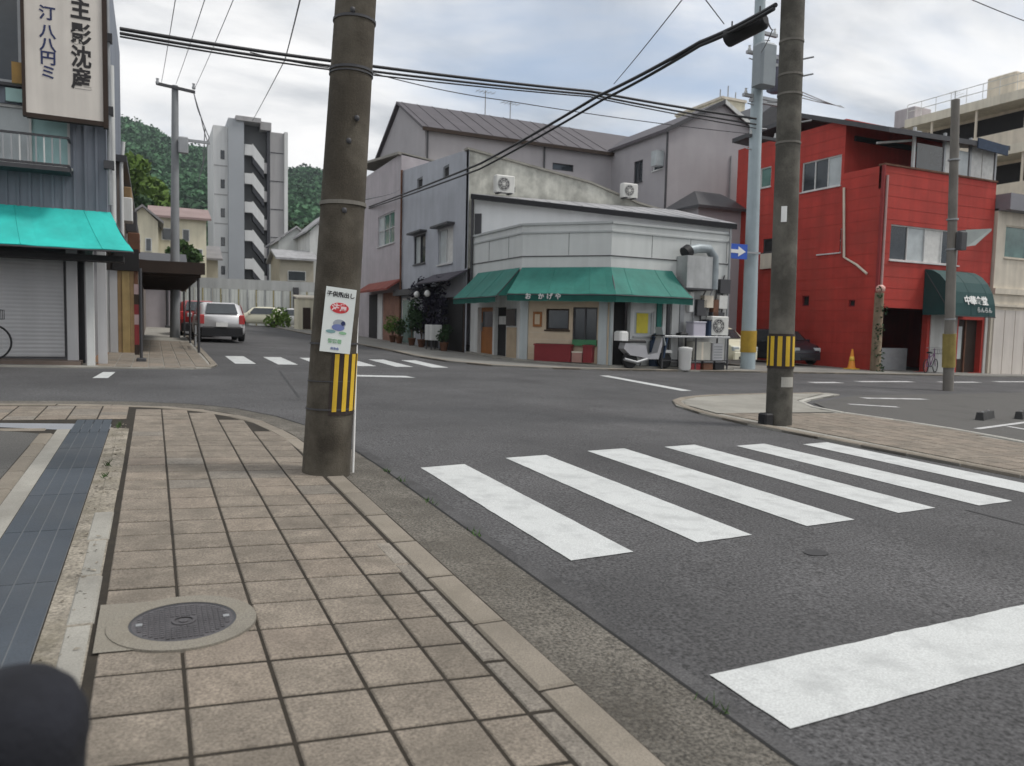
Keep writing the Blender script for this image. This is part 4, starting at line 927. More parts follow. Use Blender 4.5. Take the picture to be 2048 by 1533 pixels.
for f_, holes_, lim in ((FRA, hA_, zTop), (FRB, hB_, zP)):
    z_ = .55
    while z_ < lim-.1:
        segs = [(0.0 if z_ < zP or f_ is FRB else uS, f_.len)]
        for h in holes_:
            if h[2]-.06 < z_ < h[3]+.04: segs = [(a, min(e, h[0]-.03)) for a, e in segs if a < h[0]] + [(max(a, h[1]+.03), e) for a, e in segs if e > h[1]]
        for a, e in segs:
            if e-a > .1: c = MB(); f_.box(c, a+.01, e-.01, z_, z_+.012, .0005, .007); c.build('panel_joint', RJ, redb)
        z_ += .455
b = MB().box(XA, XE, YB_+.12, YB_+.24, zP-.9, zP-.002); b.build('parapet_back', REDW, redb)
b = MB().box(XA-.04, XE+.04, YB_-.05, YB_+.26, zP, zP+.07); b.build('coping', RUST, redb)
FRA.window(redb, hA_[0], 3, frame=WHITE_D, glasses=[GLASS_F, GLASS, GLASS]); FRA.window(redb, hA_[1], 2, frame=WHITE_D, glass=GLASS, rows=2)
for q in hA_[2:4]: FRA.window(redb, q, 1, frame=REDTILE, glass=DARK, sill=False, name='vent_window')
FRA.window(redb, hA_[4], 1, frame=STEEL_D, glass=DARK); FRA.window(redb, hA_[5], 1, frame=WHITE_D, glass=GLASS_G)
r = FRA.rect(1524, 508, 1546, 538); b = MB(); FRA.box(b, *r, .004, .12); b.build('wall_notice', CREAM, redb)
FRB.window(redb, hB_[0], 4, frame=WHITE_D, glasses=[GLASS, GLASS_F, CURT, GLASS])
b = MB(); FRB.box(b, *hB_[1], -3.0, -2.95); b.build('garage_back', mat('garage_dark', (.06, .065, .075), .8, .2, 1.0), redb)
b = MB(); FRB.box(b, hB_[1][0]+.02, hB_[1][1]-.02, hB_[1][2], hB_[1][2]+.95, -.9, -.85); b.build('garage_gate', STEEL, redb)
b = MB(); FRB.box(b, *hB_[2], -.3, -.25); do = b.build('shop_door', BROWN, redb)
q = hB_[2]; b = MB(); FRB.box(b, q[0]+.15, q[0]+.6, q[2]+.6, q[3]-.3, -.249, -.24); b.build('door_pane', GLASS_F, do)
b = MB(); FRB.box(b, (q[0]+q[1])/2-.04, (q[0]+q[1])/2+.04, q[2], q[3], -.25, -.2); b.build('door_post', RUST, do)
r = FRB.rect(1858, 640, 1910, 738); b = MB(); FRB.box(b, r[0], r[1], FRB.g(3)-.1, 2.5, .004, .05); b.build('pale_panel', mat('pale_panel', (.48, .48, .46), .8, .1, 1.0, streak=.2), redb)
r = FRB.rect(1966, 640, 1985, 738); b = MB(); FRB.box(b, r[0], min(r[1], FRB.len-.02), FRB.g(6)-.1, 2.4, .004, .05); b.build('pale_panel', mat('pale_panel', (.5, .5, .5)), redb)
# curved dark awning with lettering
a0, a1 = float(onY(1908, 600, YB_-1.37)[0])-XA, float(onY(1993, 600, YB_-1.37)[0])-XA
paw = [np.array(FRB.pt(u, 0, .02)[:2]) for u in (a0, (a0+a1)/2, a1)]
aw = awning(redb, paw, 4.15, 2.25, [FRB.n*1.35]*3, GREEN_D, val=.05, curve=True)
fl_ = Fac(FRB.pt(a0, 0, 1.25)[:2], FRB.pt(a1+.1, 0, 1.25)[:2]); nn3 = Vector((fl_.n[0]*.82, fl_.n[1]*.82, .57))
def aw_pt(u, t): zt = math.sin(t*math.pi/2); ht = 1-math.cos(t*math.pi/2); return FRB.pt(a0+u, 4.15-1.9*ht, .02+1.35*zt+.03)
for k, ch in enumerate('中華食堂'): text_mesh('lettering', ch, .40, WHITE, redb, frame_mtx(aw_pt((a1-a0)*.34+k*.36, .80), (FRB.u[0], FRB.u[1], 0), (FRB.n[0]*.95, FRB.n[1]*.95, .32)), bold=.01)
text_mesh('lettering', 'らんらん', .24, WHITE_D, redb, frame_mtx(aw_pt((a1-a0)*.72, .925), (FRB.u[0], FRB.u[1], 0), (FRB.n[0], FRB.n[1], .12)), bold=.004)
# roof terrace: lean-to roof, posts, glazed screens
zr0 = float(onX(1600, 228, XA)[2])
zc1, zc2 = float(onY(1765, 262, 21.2)[2]), float(onY(1990, 296, 21.2)[2]); zc3 = float(onX(1602, 236, XA-.2)[2]); y3 = float(onX(1602, 236, XA-.2)[1])
rt = MB().prism([(XA-.25, 21.2, zc1), (XE+.3, 21.2, zc2), (XE+.3, y3, zc3-.3), (XA-.25, y3, zc3)], (0, 0, .2)).build('terrace_roof', STEEL_D, redb)
MB().prism([(XA-.25, y3+.001, zc3), (XE+.3, y3+.001, zc3-.3), (XE+.3, 30.2, zc3-.5), (XA-.25, 30.2, zc3-.2)], (0, 0, .2)).build('roof_slope', STEEL_D, rt)
for u in (1.7, 3.55, 5.2, 6.9): b = MB(); FRB.box(b, u-.05, u+.05, zP+.07, 9.8, -.12, -.02); b.build('terrace_post', WHITE_D if u < 2 else STEEL, redb)
for (ua, ub, m) in ((1.9, 3.45, GLASS), (3.65, 4.5, CURT), (4.5, 5.1, GLASS_F), (5.3, 6.0, CURT), (6.05, 6.8, CURT)): b = MB(); FRB.box(b, ua, ub, zP+.1, zP+1.1+(.25 if m is CURT else 0), -.09, -.06); b.build('terrace_screen', m, redb)
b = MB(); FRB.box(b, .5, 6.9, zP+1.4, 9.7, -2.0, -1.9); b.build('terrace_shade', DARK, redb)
MB().tube([(XA+.2, YB_+.6, zP+1.0), (XA+1.7, YB_+.2, zP+1.2)], .05, 6).build('terrace_brace', WHITE_D, redb)
b = MB().prism([(XE-1.9, YB_-.35, 9.3), (XE+.1, YB_-.35, 9.2), (XE+.1, YB_-.35, 9.6), (XE-1.9, YB_-.35, 9.72)], (0, .06, 0)); b.build('roof_flap', CRATEB, redb)
q0 = FRA.hit(1690, 380); pts = [FRA.hit(1690, 376), FRA.hit(1690, 515), FRA.hit(1715, 530), FRA.hit(1736, 548)]
MB().tube([(p[0]-.06, p[1], p[2]) for p in pts], .05, 8).build('conduit', CREAM, redb)
u1 = .05; MB().tube([FRB.pt(.12, 3.2, .06), FRB.pt(.12, zP-.4, .06)], .05, 8).build('downpipe', mat('pipe_pink', (.45, .3, .28), .6, .1, 3.0), redb)
b = MB(); b.box(XA-.06, XA+.02, YB_-.05, YB_+.08, 0, zP-.002); b.build('corner_trim', mat('trim_darkred', (.25, .03, .03), .7, .1, 2.0), redb)

# ------------------------------------------------------------------ cream building at the right edge, apartments behind
crm = thing('cream_building', 'cream two storey building with grey eaves and pale folding garage doors', 'building', gp(36, 21.6))
FCR = Fac((XE+.1, 21.4), (42.0, 21.4)); r1 = FCR.rect(2010, 456, 2100, 520)
b = MB(); FCR.wall(b, 0, FCR.len, -1, 7.0, [r1], rec=.15); b.add([(XE+.1, 21.4, -1), (XE+.1, 30, -1), (XE+.1, 30, 7), (XE+.1, 21.4, 7)], [(0, 1, 2, 3)]); b.build('wall', CREAM, crm)
FCR.window(crm, r1, 2, frame=CREAM, glass=GLASS_G)
b = MB(); FCR.box(b, -.0, FCR.len, 6.9, 7.6, -.2, .5); b.build('eaves', mat('eaves_grey', (.22, .22, .24), .7, .1, 1.0), crm)
b = MB(); FCR.box(b, 0, FCR.len, 3.3, 3.55, .005, .1); FCR.box(b, 0, FCR.len, 2.75, 2.85, .005, .12); b.build('moulding', CREAM, crm)
k = 0
while k*.75 < 4: 
    b = MB(); FCR.box(b, .15+k*.75, .85+k*.75, FCR.g(1)+.02, 2.6, .005, .05); b.build('garage_door_leaf', mat('garage_leaf', (.62, .57, .52), .6, .06, 1.0, streak=.15), crm); k += 1
apt = thing('apartment_block', 'beige apartment block with deep balcony slabs and flat railed roof', 'apartment', gp(48, 33))
XAP = 48.0
b = MB().box(XAP, 62, 26, 36.6, -1, 15.4); b.build('wall', CREAM, apt)
for z_ in (15.4, 12.3, 9.2):
    b = MB().box(XAP-1.8, XAP-.001, 26, 36.4, z_, z_+.55); b.build('balcony_slab', mat('apt_slab', (.66, .62, .52), .8, .06, 1.0, streak=.2), apt)
    if z_ < 15: 
        b = MB().box(XAP-1.75, XAP-1.65, 26, 36.4, z_+.55, z_+1.4); b.build('balcony_wall', CREAM, apt)
    b = MB().box(XAP-.05, XAP-.003, 27, 36, z_-2.2, z_-.2) if z_ > 0 else MB(); b.build('balcony_windows', DARK, apt)
for y_ in (28.5, 31.5, 34.5): MB().tube([(XAP-1.6, y_, 8), (XAP-1.6, y_, 15.4)], .08, 8).build('column', CREAM, apt)
for (y_, h_, s_) in ((30.8, 1.6, .9), (37.5, 1.2, .8)): MB().bbox(XAP-.5, XAP+1.2, y_-s_, y_+s_, 15.9, 15.95+h_, .05).build('roof_tank', CREAM if y_ < 33 else WALLP, apt)
rl = MB(); 
for z_ in (16.5, 16.95): rl.tube([(XAP-1.6, 26, z_), (XAP-1.6, 36.4, z_)], .025, 5)
rlo = rl.build('roof_rail', WHITE_D, apt)
for k in range(11): MB().tube([(XAP-1.6, 26+k*1.04, 15.95), (XAP-1.6, 26+k*1.04, 16.95)], .02, 5).build('rail_post', WHITE_D, rlo)
for (px, py) in ((1908, 232), (2030, 205)):
    p = onX(px, py, XAP); an = thing('roof_antenna', ('thin antenna mast at the far end of the apartment roof' if px < 2000 else 'thin antenna mast by the apartment roof tank'), 'antenna', (p[0], p[1], 15.9))
    MB().tube([(p[0], p[1], 15.9), (p[0], p[1], p[2]+1.6)], .03, 6).build('mast', STEEL, an)
    a_ = MB()
    for q in range(4): a_.tube([(p[0]-.1, p[1]-.4+.25*q, p[2]+1.1+.15*q), (p[0]+.5, p[1]-.5+.25*q, p[2]+1.3+.15*q)], .015, 5)
    a_.build('elements', STEEL, an)
yb_ = thing('yellow_rooftop_block', 'small pale yellow rooftop block showing behind the gable wing', 'building', gp(36, 46))
p = onY(1440, 210, 50); MB().box(p[0]+.2, p[0]+2.6, 50, 56, 0, p[2]+.5).build('wall', YWALL, yb_)
MB().box(p[0]+.1, p[0]+2.7, 49.9, 56.1, p[2]+.5, p[2]+.7).build('coping', CREAM, yb_)
for k in range(3): MB().tube([(p[0]+.4+k*.8, 50.5, p[2]+.7), (p[0]+.4+k*.8, 50.5, p[2]+1.4+.4*(k % 2))], .05, 6).build('vent_pipe', STEEL, yb_)
p = onY(1565, 250, 36); c2 = thing('cream_gable_house', 'cream gabled house between the grey wing and red building', 'house', gp(p[0], 36))
MB().box(p[0]-2.6, p[0]+2.2, 36, 42, 0, p[2]-.3).build('wall', CREAM, c2)
MB().prism([(p[0]-3.0, 35.7, p[2]-.4), (p[0]+2.6, 35.7, p[2]-.4), (p[0]-.2, 35.7, p[2]+1.6)], (0, 6.5, 0)).build('roof', STEEL_D, c2)
# ================================================================== FAR END OF THE STREET
tw = thing('apartment_tower', 'slim pale grey apartment tower with zigzag outside stairs', 'tower', gp(9, 85))
YT = 85.0; FT = Fac((0, YT), (20, YT))
def trect(x0, y0, x1, y1): return FT.rect(x0, y0, x1, y1)
def tbox(nm, x0, y0, x1, y1, d0, d1, m, par=None, zb=None):
    r = trect(x0, y0, x1, y1); b = MB(); FT.box(b, r[0], r[1], r[2] if zb is None else zb, r[3], d0, d1); return b.build(nm, m, par or tw)
tbox('wall', 427, 252, 456, 560, -9, 0, TOWERW, zb=1); tbox('core_wall', 456, 241, 487, 560, -9, .7, TOWERB, zb=1)
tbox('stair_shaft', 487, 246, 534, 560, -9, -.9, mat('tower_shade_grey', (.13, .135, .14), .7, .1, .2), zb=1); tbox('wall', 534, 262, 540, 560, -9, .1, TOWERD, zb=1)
tbox('wall', 540, 266, 568, 560, -9, 0, TOWERG, zb=1); tbox('corner_column', 568, 266, 575, 560, -9, .25, TOWERW, zb=1)
tbox('roof_slab', 470, 238, 520, 247, -9, .9, TOWERG); tbox('roof_slab', 520, 246, 542, 262, -9, .3, TOWERG)
r0 = trect(427, 252, 456, 560); fl_h = 2.95; zt0 = trect(456, 241, 487, 560)[3]
for k in range(7):
    z1 = zt0-3.2-k*fl_h
    a = trect(441, 300, 449, 320); b = MB(); FT.box(b, a[0], a[1], z1-.9, z1, -.1, .02); wo = b.build('window', TOWERD, tw); b = MB(); FT.box(b, a[0]+.06, a[1]-.06, z1-.84, z1-.06, .021, .03); b.build('pane', GLASS, wo)
    a = trect(428, 300, 455, 320); b = MB(); FT.box(b, a[0], a[1], z1-1.6, z1-1.5, .001, .03); b.build('floor_line', TOWERG, tw)
    a = trect(541, 300, 567, 320); b = MB(); FT.box(b, a[0], a[1], z1+.3, z1+.38, .001, .03); b.build('floor_line', TOWERD, tw)
    # stair landing, parapet and slanting flight
    sA, sB, sC = trect(489, 300, 505, 320), trect(505, 300, 528, 320), trect(528, 300, 534, 320)
    b = MB(); FT.box(b, sA[0], sA[1], z1-.2, z1+.9, -.3, .05); b.build('stair_parapet', TOWERW, tw)
    b = MB(); b.prism([FT.pt(sB[0], z1-.3, .04), FT.pt(sB[1], z1-1.7, .04), FT.pt(sB[1], z1-.45, .04), FT.pt(sB[0], z1+1.05, .04)], (0, .3, 0)); b.build('stair_flight', TOWERW, tw)
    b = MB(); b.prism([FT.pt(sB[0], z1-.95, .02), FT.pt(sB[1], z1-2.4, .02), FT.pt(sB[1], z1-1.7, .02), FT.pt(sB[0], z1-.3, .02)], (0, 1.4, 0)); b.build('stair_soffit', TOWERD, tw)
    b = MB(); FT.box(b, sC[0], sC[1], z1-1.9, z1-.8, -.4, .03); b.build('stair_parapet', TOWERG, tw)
# construction fence across the end of the street
fn = thing('site_fence', 'white corrugated construction fence across the end of the street', 'fence', gp(8, 60)); FF = Fac((1.5, 60.0), (19, 60.0))
u = 0; k = 0
while u < FF.len-.1:
    zt_ = 4.45
    b = MB(); g0 = FF.g(u)-.1
    FF.box(b, u+.01, u+.53, g0, zt_-.75, 0, .04); FF.box(b, u+.1, u+.2, g0, zt_-.75, .041, .07); FF.box(b, u+.32, u+.42, g0, zt_-.75, .041, .07)
    b.build('fence_panel', FENCE, fn); b = MB(); FF.box(b, u+.53, u+.60, g0, zt_-.75, -.03, .09); b.build('fence_post', STEEL if k % 2 else mat('post_ochre', (.3, .26, .12), .7, .1, 3.0), fn)
    u += .62; k += 1
b = MB(); FF.box(b, 0, FF.len, 3.71, 4.45, .0, .06); b.build('fence_band', mat('fence_grey_band', (.4, .41, .41), .6, .08, .6, streak=.2), fn)
b = MB(); FF.box(b, 2.2, 3.6, 1.9, 2.6, .08, .1); b.build('fence_notice', mat('notice_pink', (.6, .48, .5), .6, .08, 3.0), fn)
b = MB(); FF.box(b, 8.2, 8.6, 1.9, 4.0, .05, .3); b.build('gate_post', STEEL_D, fn)
# yellow houses on the slope
def gable_house(nm, lab, cx, cy, w_, d_, zb, ze, zr, wm, rm, wins, axis='x', loc=None):
    t = thing(nm, lab, 'house', (cx, cy, gz(cx, cy)))
    b = MB().box(cx-w_/2, cx+w_/2, cy, cy+d_, zb-.5, ze)
    if axis == 'x': b.add([(cx-w_/2, cy, ze), (cx-w_/2, cy+d_, ze), (cx-w_/2, cy+d_/2, zr)], [(0, 1, 2)]).add([(cx+w_/2, cy, ze), (cx+w_/2, cy+d_, ze), (cx+w_/2, cy+d_/2, zr)], [(0, 1, 2)])
    else: b.add([(cx-w_/2, cy, ze), (cx+w_/2, cy, ze), (cx, cy, zr)], [(0, 1, 2)])
    b.build('wall', wm, t); o = .35
    if axis == 'x':
        ra = MB().prism([(cx-w_/2-o, cy-o, ze-.15), (cx+w_/2+o, cy-o, ze-.15), (cx+w_/2+o, cy+d_/2, zr), (cx-w_/2-o, cy+d_/2, zr)], (0, 0, .16)).build('roof', rm, t)
        MB().prism([(cx-w_/2-o, cy+d_/2, zr), (cx+w_/2+o, cy+d_/2, zr), (cx+w_/2+o, cy+d_+o, ze-.15), (cx-w_/2-o, cy+d_+o, ze-.15)], (0, 0, .16)).build('roof_slope', rm, ra)
    else:
        ra = MB().prism([(cx-w_/2-o, cy-o, ze-.15), (cx, cy-o, zr), (cx, cy+d_+o, zr), (cx-w_/2-o, cy+d_+o, ze-.15)], (0, 0, .16)).build('roof', rm, t)
        MB().prism([(cx+w_/2+o, cy-o, ze-.15), (cx, cy-o, zr), (cx, cy+d_+o, zr), (cx+w_/2+o, cy+d_+o, ze-.15)], (0, 0, .16)).build('roof_slope', rm, ra)
    for (wx, wz, ww_, wh_) in wins:
        f = MB().box(cx+wx-ww_/2, cx+wx+ww_/2, cy-.06, cy-.002, wz-wh_/2, wz+wh_/2).build('window', WHITE_D, t)
        MB().box(cx+wx-ww_/2+.06, cx+wx+ww_/2-.06, cy-.075, cy-.061, wz-wh_/2+.06, wz+wh_/2-.06).build('pane', GLASS, f)
    return t
TILEROOF = mat('roof_tile_grey', (.22, .215, .22), .7, .15, 1.0); ROOFPK = mat('roof_tile_brown', (.26, .19, .18), .7, .15, 1.0)
gable_house('slope_house', 'pale yellow two storey house with grey tiled roof behind the street pole', 1.9, 62, 3.6, 7, 1, 8.9, 9.9, YWALL, ROOFPK, [(-.9, 7.6, .7, .9), (.4, 7.6, .5, .9), (1.1, 6.2, .9, .9)])
gable_house('slope_house', 'cream house with wide eaves beside the wooded slope, left of the street pole', -.55, 58, 1.9, 7, 1, 8.0, 8.9, YWALL, TILEROOF, [(-.4, 6.6, .5, .8), (.35, 6.4, .4, .9)], 'y')
gable_house('slope_house', 'low grey roofed house in front of the tower base', 3.2, 66, 3.2, 6, 1, 6.3, 7.4, mat('house_tan', (.4, .37, .3), .8, .1, 1.0), TILEROOF, [(-.3, 5.4, .9, .8)])
gable_house('slope_house', 'low house with dark roof just above the street canopy', .3, 45, 2.2, 5, 1, 4.1, 4.9, WALLP, STEEL_D, [(.2, 3.4, .7, .6)])
p = onY(592, 470, 70); gable_house('slope_house', 'white house with pale roof right of the tower', float(p[0]), 70, 3.0, 6, 1, float(p[2])-.6, float(p[2])+.6, WALLW, ROOFG, [(-.3, 6.5, .9, 1.0), (.8, 6.5, .5, 1.0)], 'y')
p = onY(640, 400, 64); gable_house('slope_house', 'tall white gabled house half hidden by the near pole', float(p[0])+.9, 64, 3.4, 7, 1, float(p[2])-2.6, float(p[2])-.9, WHITE_D, ROOFG, [(-.6, 6.9, .8, 1.0)], 'y')
p = onY(612, 510, 58); gable_house('slope_house', 'low pale house with grey balcony right of the tower base', float(p[0]), 62, 2.6, 5, 1, float(p[2]), float(p[2])+.7, mat('house_tan', (.4, .37, .3)), ROOFG, [(0, 5.0, 1.4, .8)])
# slope trees between the houses
def tree(lab, x, y, zb, h, r, n, m, leaf=.3, group=None):
    t = thing('tree', lab, 'tree', (x, y, zb), group)
    MB().tube([(x, y, zb-.3), (x+.1, y, zb+h*.4), (x-.05, y+.1, zb+h*.75)], [.22, .15, .06], 7).build('trunk', BARK, t)
    lm = MB()
    for k in range(4): a = k*1.6; lm.tube([(x, y, zb+h*(.35+.08*k)), (x+r*.6*math.cos(a), y+r*.6*math.sin(a), zb+h*(.6+.08*k))], [.08, .03], 5)
    lm.build('limbs', BARK, t)
    mb = MB()
    for k in range(9): 
        a = random.uniform(0, 6.28); q = random.uniform(.15, .8)*r; zc = zb+h*random.uniform(.45, .95)
        leaf_cloud(mb, (x+q*math.cos(a), y+q*math.sin(a), zc), (r*.45, r*.45, r*.38), n//9, leaf)
    mb.build('crown', m, t); return t
p = onY(285, 400, 75); tree('dark leafy tree left of the pale yellow house', float(p[0]), 75, 2, 9.5, 2.4, 1600, LEAF_D)
p = onY(268, 370, 80); tree('yellow-green tree at the foot of the wooded slope', float(p[0]), 82, 3, 13, 3.2, 2000, LEAF_L, .35)
p = onY(300, 380, 88); tree('yellow-green bushy tree above the house roofs', float(p[0]), 92, 4, 12, 3.0, 1800, LEAF_L, .35)
p = onY(605, 430, 95); tree('dark round tree right of the tower', float(p[0]), 98, 4, 10.5, 3.2, 1600, LEAF_D, .35)
p = onY(375, 490, 50); tree('small clipped green tree below the yellow house', float(p[0]), 58, 3.6, 3.2, 1.1, 900, LEAF, .18)
p = onY(255, 470, 40); tree('narrow green shrub tree behind the turquoise awning', float(p[0]), 44, 1, 4.0, .6, 600, LEAF, .16)

# ------------------------------------------------------------------ poles
def pole_axis(base, px, py, Y): p = onY(px, py, Y); d = np.array(p)-np.array(base); return d
def pole_pts(base, d, zs): return [tuple(np.array(base)+d*((z-base[2])/d[2])) for z in zs]
# near leaning pole
pb = G(652, 943, LIFT); pb = np.array((pb[0], pb[1], gz(pb[0], pb[1])+LIFT)); dN = pole_axis(pb, 712, 0, pb[1])
npole = thing('utility_pole', 'thick leaning dark concrete utility pole on tiled pavement with safety poster', 'utility pole', tuple(pb))
zs = [pb[2]-.1, pb[2]+.5, pb[2]+1.5, 2.6, 3.95, 6, 9]; rad = [.192, .188, .181, .172, .158, .146, .13]
MB().tube(pole_pts(pb, dN, zs), rad, 28).build('shaft', POLE, npole)
def ax(z): return np.array(pole_pts(pb, dN, [z])[0])
def rr(z): return float(np.interp(z, zs, rad))
fv = np.array([-pb[0], -pb[1]]); fv /= np.linalg.norm(fv); rv = np.array([-fv[1], fv[0]])   # facing the street corner, and to its right
if rv[0] < 0: rv = -rv
def arc(mb, z0, z1, t0, t1, dr, th=.004, n=8):
    vs = []
    for (z, ro) in ((z0, dr), (z1, dr), (z1, dr+th), (z0, dr+th)):
        for k in range(n+1):
            t = t0+(t1-t0)*k/n; q = ax(z)[:2]+(fv*math.cos(t)+rv*math.sin(t))*(rr(z)+ro); vs.append((*q, z))
    N_ = n+1; fs = []
    for k in range(n):
        for a in range(4): b = (a+1) % 4; fs.append((a*N_+k, a*N_+k+1, b*N_+k+1, b*N_+k))
    fs += [(0, N_, 2*N_, 3*N_), (n, N_+n, 2*N_+n, 3*N_+n)]; mb.add(vs, fs)
def pz(py, px=675): return float(onY(px, py, pb[1]-.2)[2])
zg0, zg1 = pz(832), pz(708)
gd = MB(); arc(gd, zg0, zg1, -.08, 2.4, .002, .004, 16); gdo = gd.build('guard_sleeve', mat('guard_black', (.03, .02, .018), .6, .2, 4.0), npole)
for (t0, t1) in ((.06, .24), (.46, .66), (.86, 1.12), (1.3, 1.6), (1.8, 2.1)): a = MB(); arc(a, zg0+.03, zg1-.004, t0, t1, .0065, .003, 4); a.build('guard_stripe', YEL, gdo)
for (py, h_, dr) in ((125, .02, .003), (132, .012, .003), (405, .03, .004), (20, .02, .003), (690, .014, .003), (822, .012, .003), (765, .008, .002)):
    a = MB(); z_ = pz(py); arc(a, z_, z_+h_, 0, 2*math.pi, dr, .006, 28); a.build('steel_band', STEEL_D if py != 405 else mat('band_worn', (.16, .15, .13), .7, .2, 4.0), npole)
for (px, py) in ((706, 15), (712, 235), (697, 280), (688, 420)):
    z_ = pz(py, px); q = ax(z_)[:2]+fv*(rr(z_))+rv*((px-(712-.0635*py))*.0042); MB().lathe((q[0], q[1], z_), [(.012, -.02), (.02, -.012), (.02, .012), (.012, .02)], 10).build('bolt', STEEL_D, npole)
# slim white conduit up the road side
qb = ax(pb[2]+.01)[:2]+rv*.215+fv*.02; qt = ax(pz(712))[:2]+rv*.19+fv*.02
MB().tube([(*qb, pb[2]-.01), (*qt, pz(600))], .011, 8).build('conduit', WHITE, npole)
a = MB(); q = ax(pz(790)); 
# safety poster, a flat plate strapped to the pole
zp0, zp1 = pz(705), pz(577); c0 = ax((zp0+zp1)/2); leanx = (dN[0]/dN[2])
pc = np.array([*(c0[:2]+fv*(rr(1.3)+.02)+rv*.018), (zp0+zp1)/2]); upv = Vector((leanx+.045, 0, 1)).normalized(); fn3 = Vector((*(fv*math.cos(.12)+rv*math.sin(.12)), 0)); ux = upv.cross(fn3).normalized(); nz = ux.cross(upv)
post = thing('safety_poster', 'white safety poster with red oval and blue drawing on leaning pole', 'poster', tuple(pc))
def PP(x, y, d=0): return tuple(Vector(pc)+ux*x+upv*y+nz*d)
hw, hh = .118, (zp1-zp0)/2+.004
def plate(mb, x0, x1, y0, y1, d0, d1): mb.hexa([PP(x0, y0, d1), PP(x1, y0, d1), PP(x1, y0, d0), PP(x0, y0, d0), PP(x0, y1, d1), PP(x1, y1, d1), PP(x1, y1, d0), PP(x0, y1, d0)])
b = MB(); plate(b, -hw, hw, -hh, hh, -.006, 0); b.build('plate', mat('poster_white', (.70, .74, .72), .5, .04, 3.0), post)
for y_ in (-.22, .22): b = MB(); plate(b, -hw+.03, hw-.03, y_*hh/.27-.008, y_*hh/.27+.008, -.02, -.0065); b.build('strap', STEEL_D, post)
PM = lambda x, y: frame_mtx(PP(x, y, .0015), ux, nz)
text_mesh('lettering', '子供飛出し', .044, INK, post, PM(.0, hh*.78), bold=.0012, ext=.001)
ov_ = MB(); nO = 28; ov_.prism([PP(.072*math.cos(2*math.pi*k/nO), hh*.38+.042*math.sin(2*math.pi*k/nO), .0004) for k in range(nO)], tuple(nz*.0015)); ov_.build('red_oval', RED, post)
text_mesh('lettering', '注意', .062, mat('print_pink_white', (.8, .62, .62), .5, .04, 3.0), post, frame_mtx(PP(0, hh*.38, .003), ux, nz), bold=.002, ext=.001)
def blob(x, y, rx, ry, m, nm, d=.0005): b = MB(); b.prism([PP(x+rx*math.cos(2*math.pi*k/16), y+ry*math.sin(2*math.pi*k/16), d) for k in range(16)], tuple(nz*.0012)); b.build(nm, m, post)
blob(.012, -hh*.1, .05, .034, mat('print_grey', (.33, .36, .4), .6, .1, 4.0), 'drawing'); blob(.005, -hh*.22, .05, .026, LBLUE, 'drawing', .002); blob(.04, -hh*.08, .016, .018, INKB, 'drawing', .0035); blob(-.05, -hh*.36, .038, .014, mat('print_teal', (.2, .35, .36), .6, .1, 4.0), 'drawing', .0008); blob(.045, -hh*.38, .03, .012, PGREEN, 'drawing', .0012)
text_mesh('lettering', '警察署', .036, PGREEN, post, PM(-.01, -hh*.66), bold=.001, ext=.001); text_mesh('lettering', '自治会', .022, LBLUE, post, PM(-.005, -hh*.88), bold=.0006, ext=.001)

# right-hand concrete pole
rb = G(1557, 848, LIFT); rb = np.array((rb[0], rb[1], gz(rb[0], rb[1])+LIFT)); dR_ = pole_axis(rb, 1586, 0, rb[1])
rp = thing('utility_pole', 'weathered grey concrete utility pole with yellow striped sleeve on the far pavement', 'utility pole', tuple(rb))
zs2 = [rb[2]-.1, 1.2, 3, 6.2, 9.5]; rad2 = [.185, .178, .17, .158, .14]
pR = pole_pts(rb, dR_, zs2); MB().tube(pR, rad2, 24).build('shaft', POLE2, rp)
def ax2(z): return np.array(pole_pts(rb, dR_, [z])[0])
fv2 = np.array([-rb[0], -rb[1]]); fv2 /= np.linalg.norm(fv2); rv2 = np.array([-fv2[1], fv2[0]])
if rv2[0] < 0: rv2 = -rv2
def pz2(py): return float(onY(1557, py, rb[1]-.15)[2])
def arc2(mb, z0, z1, t0, t1, dr, th=.004, n=6):
    vs = []
    for (z, ro) in ((z0, dr), (z1, dr), (z1, dr+th), (z0, dr+th)):
        for k in range(n+1): t = t0+(t1-t0)*k/n; r_ = float(np.interp(z, zs2, rad2))+ro; vs.append((*(ax2(z)[:2]+(fv2*math.cos(t)+rv2*math.sin(t))*r_), z))
    N_ = n+1; fs = []
    for k in range(n):
        for a in range(4): b = (a+1) % 4; fs.append((a*N_+k, a*N_+k+1, b*N_+k+1, b*N_+k))
    fs += [(0, N_, 2*N_, 3*N_), (n, N_+n, 2*N_+n, 3*N_+n)]; mb.add(vs, fs)
a = MB(); arc2(a, pz2(738), pz2(668), -1.6, 1.6, .003, .006, 20); g2 = a.build('guard_sleeve', mat('guard_black', (.03, .02, .018)), rp)
for k in range(5): a = MB(); t0 = -1.45+k*.6; arc2(a, pz2(733), pz2(673), t0, t0+.33, .0095, .004, 4); a.build('guard_stripe', YEL, g2)
a = MB(); arc2(a, pz2(442), pz2(410), -.35, .1, .002, .004, 4); a.build('number_plate', WHITE, rp)
a = MB(); arc2(a, pz2(775), pz2(755), .1, 1.2, .002, .004, 6); a.build('paper_patch', CONC_L, rp)
for py in (140, 180, 70, 280): a = MB(); z_ = pz2(py); arc2(a, z_, z_+.03, 0, 6.283, .002, .006, 20); a.build('steel_band', mat('band_worn', (.16, .15, .13)), rp)
for py, s_ in ((105, 1), (140, 1), (190, -1), (235, 1)):
    z_ = pz2(py); q = ax2(z_)[:2]; MB().tube([(*(q+rv2*s_*.14), z_), (*(q+rv2*s_*.3), z_+.02)], .012, 6).build('step_bolt', STEEL, rp)
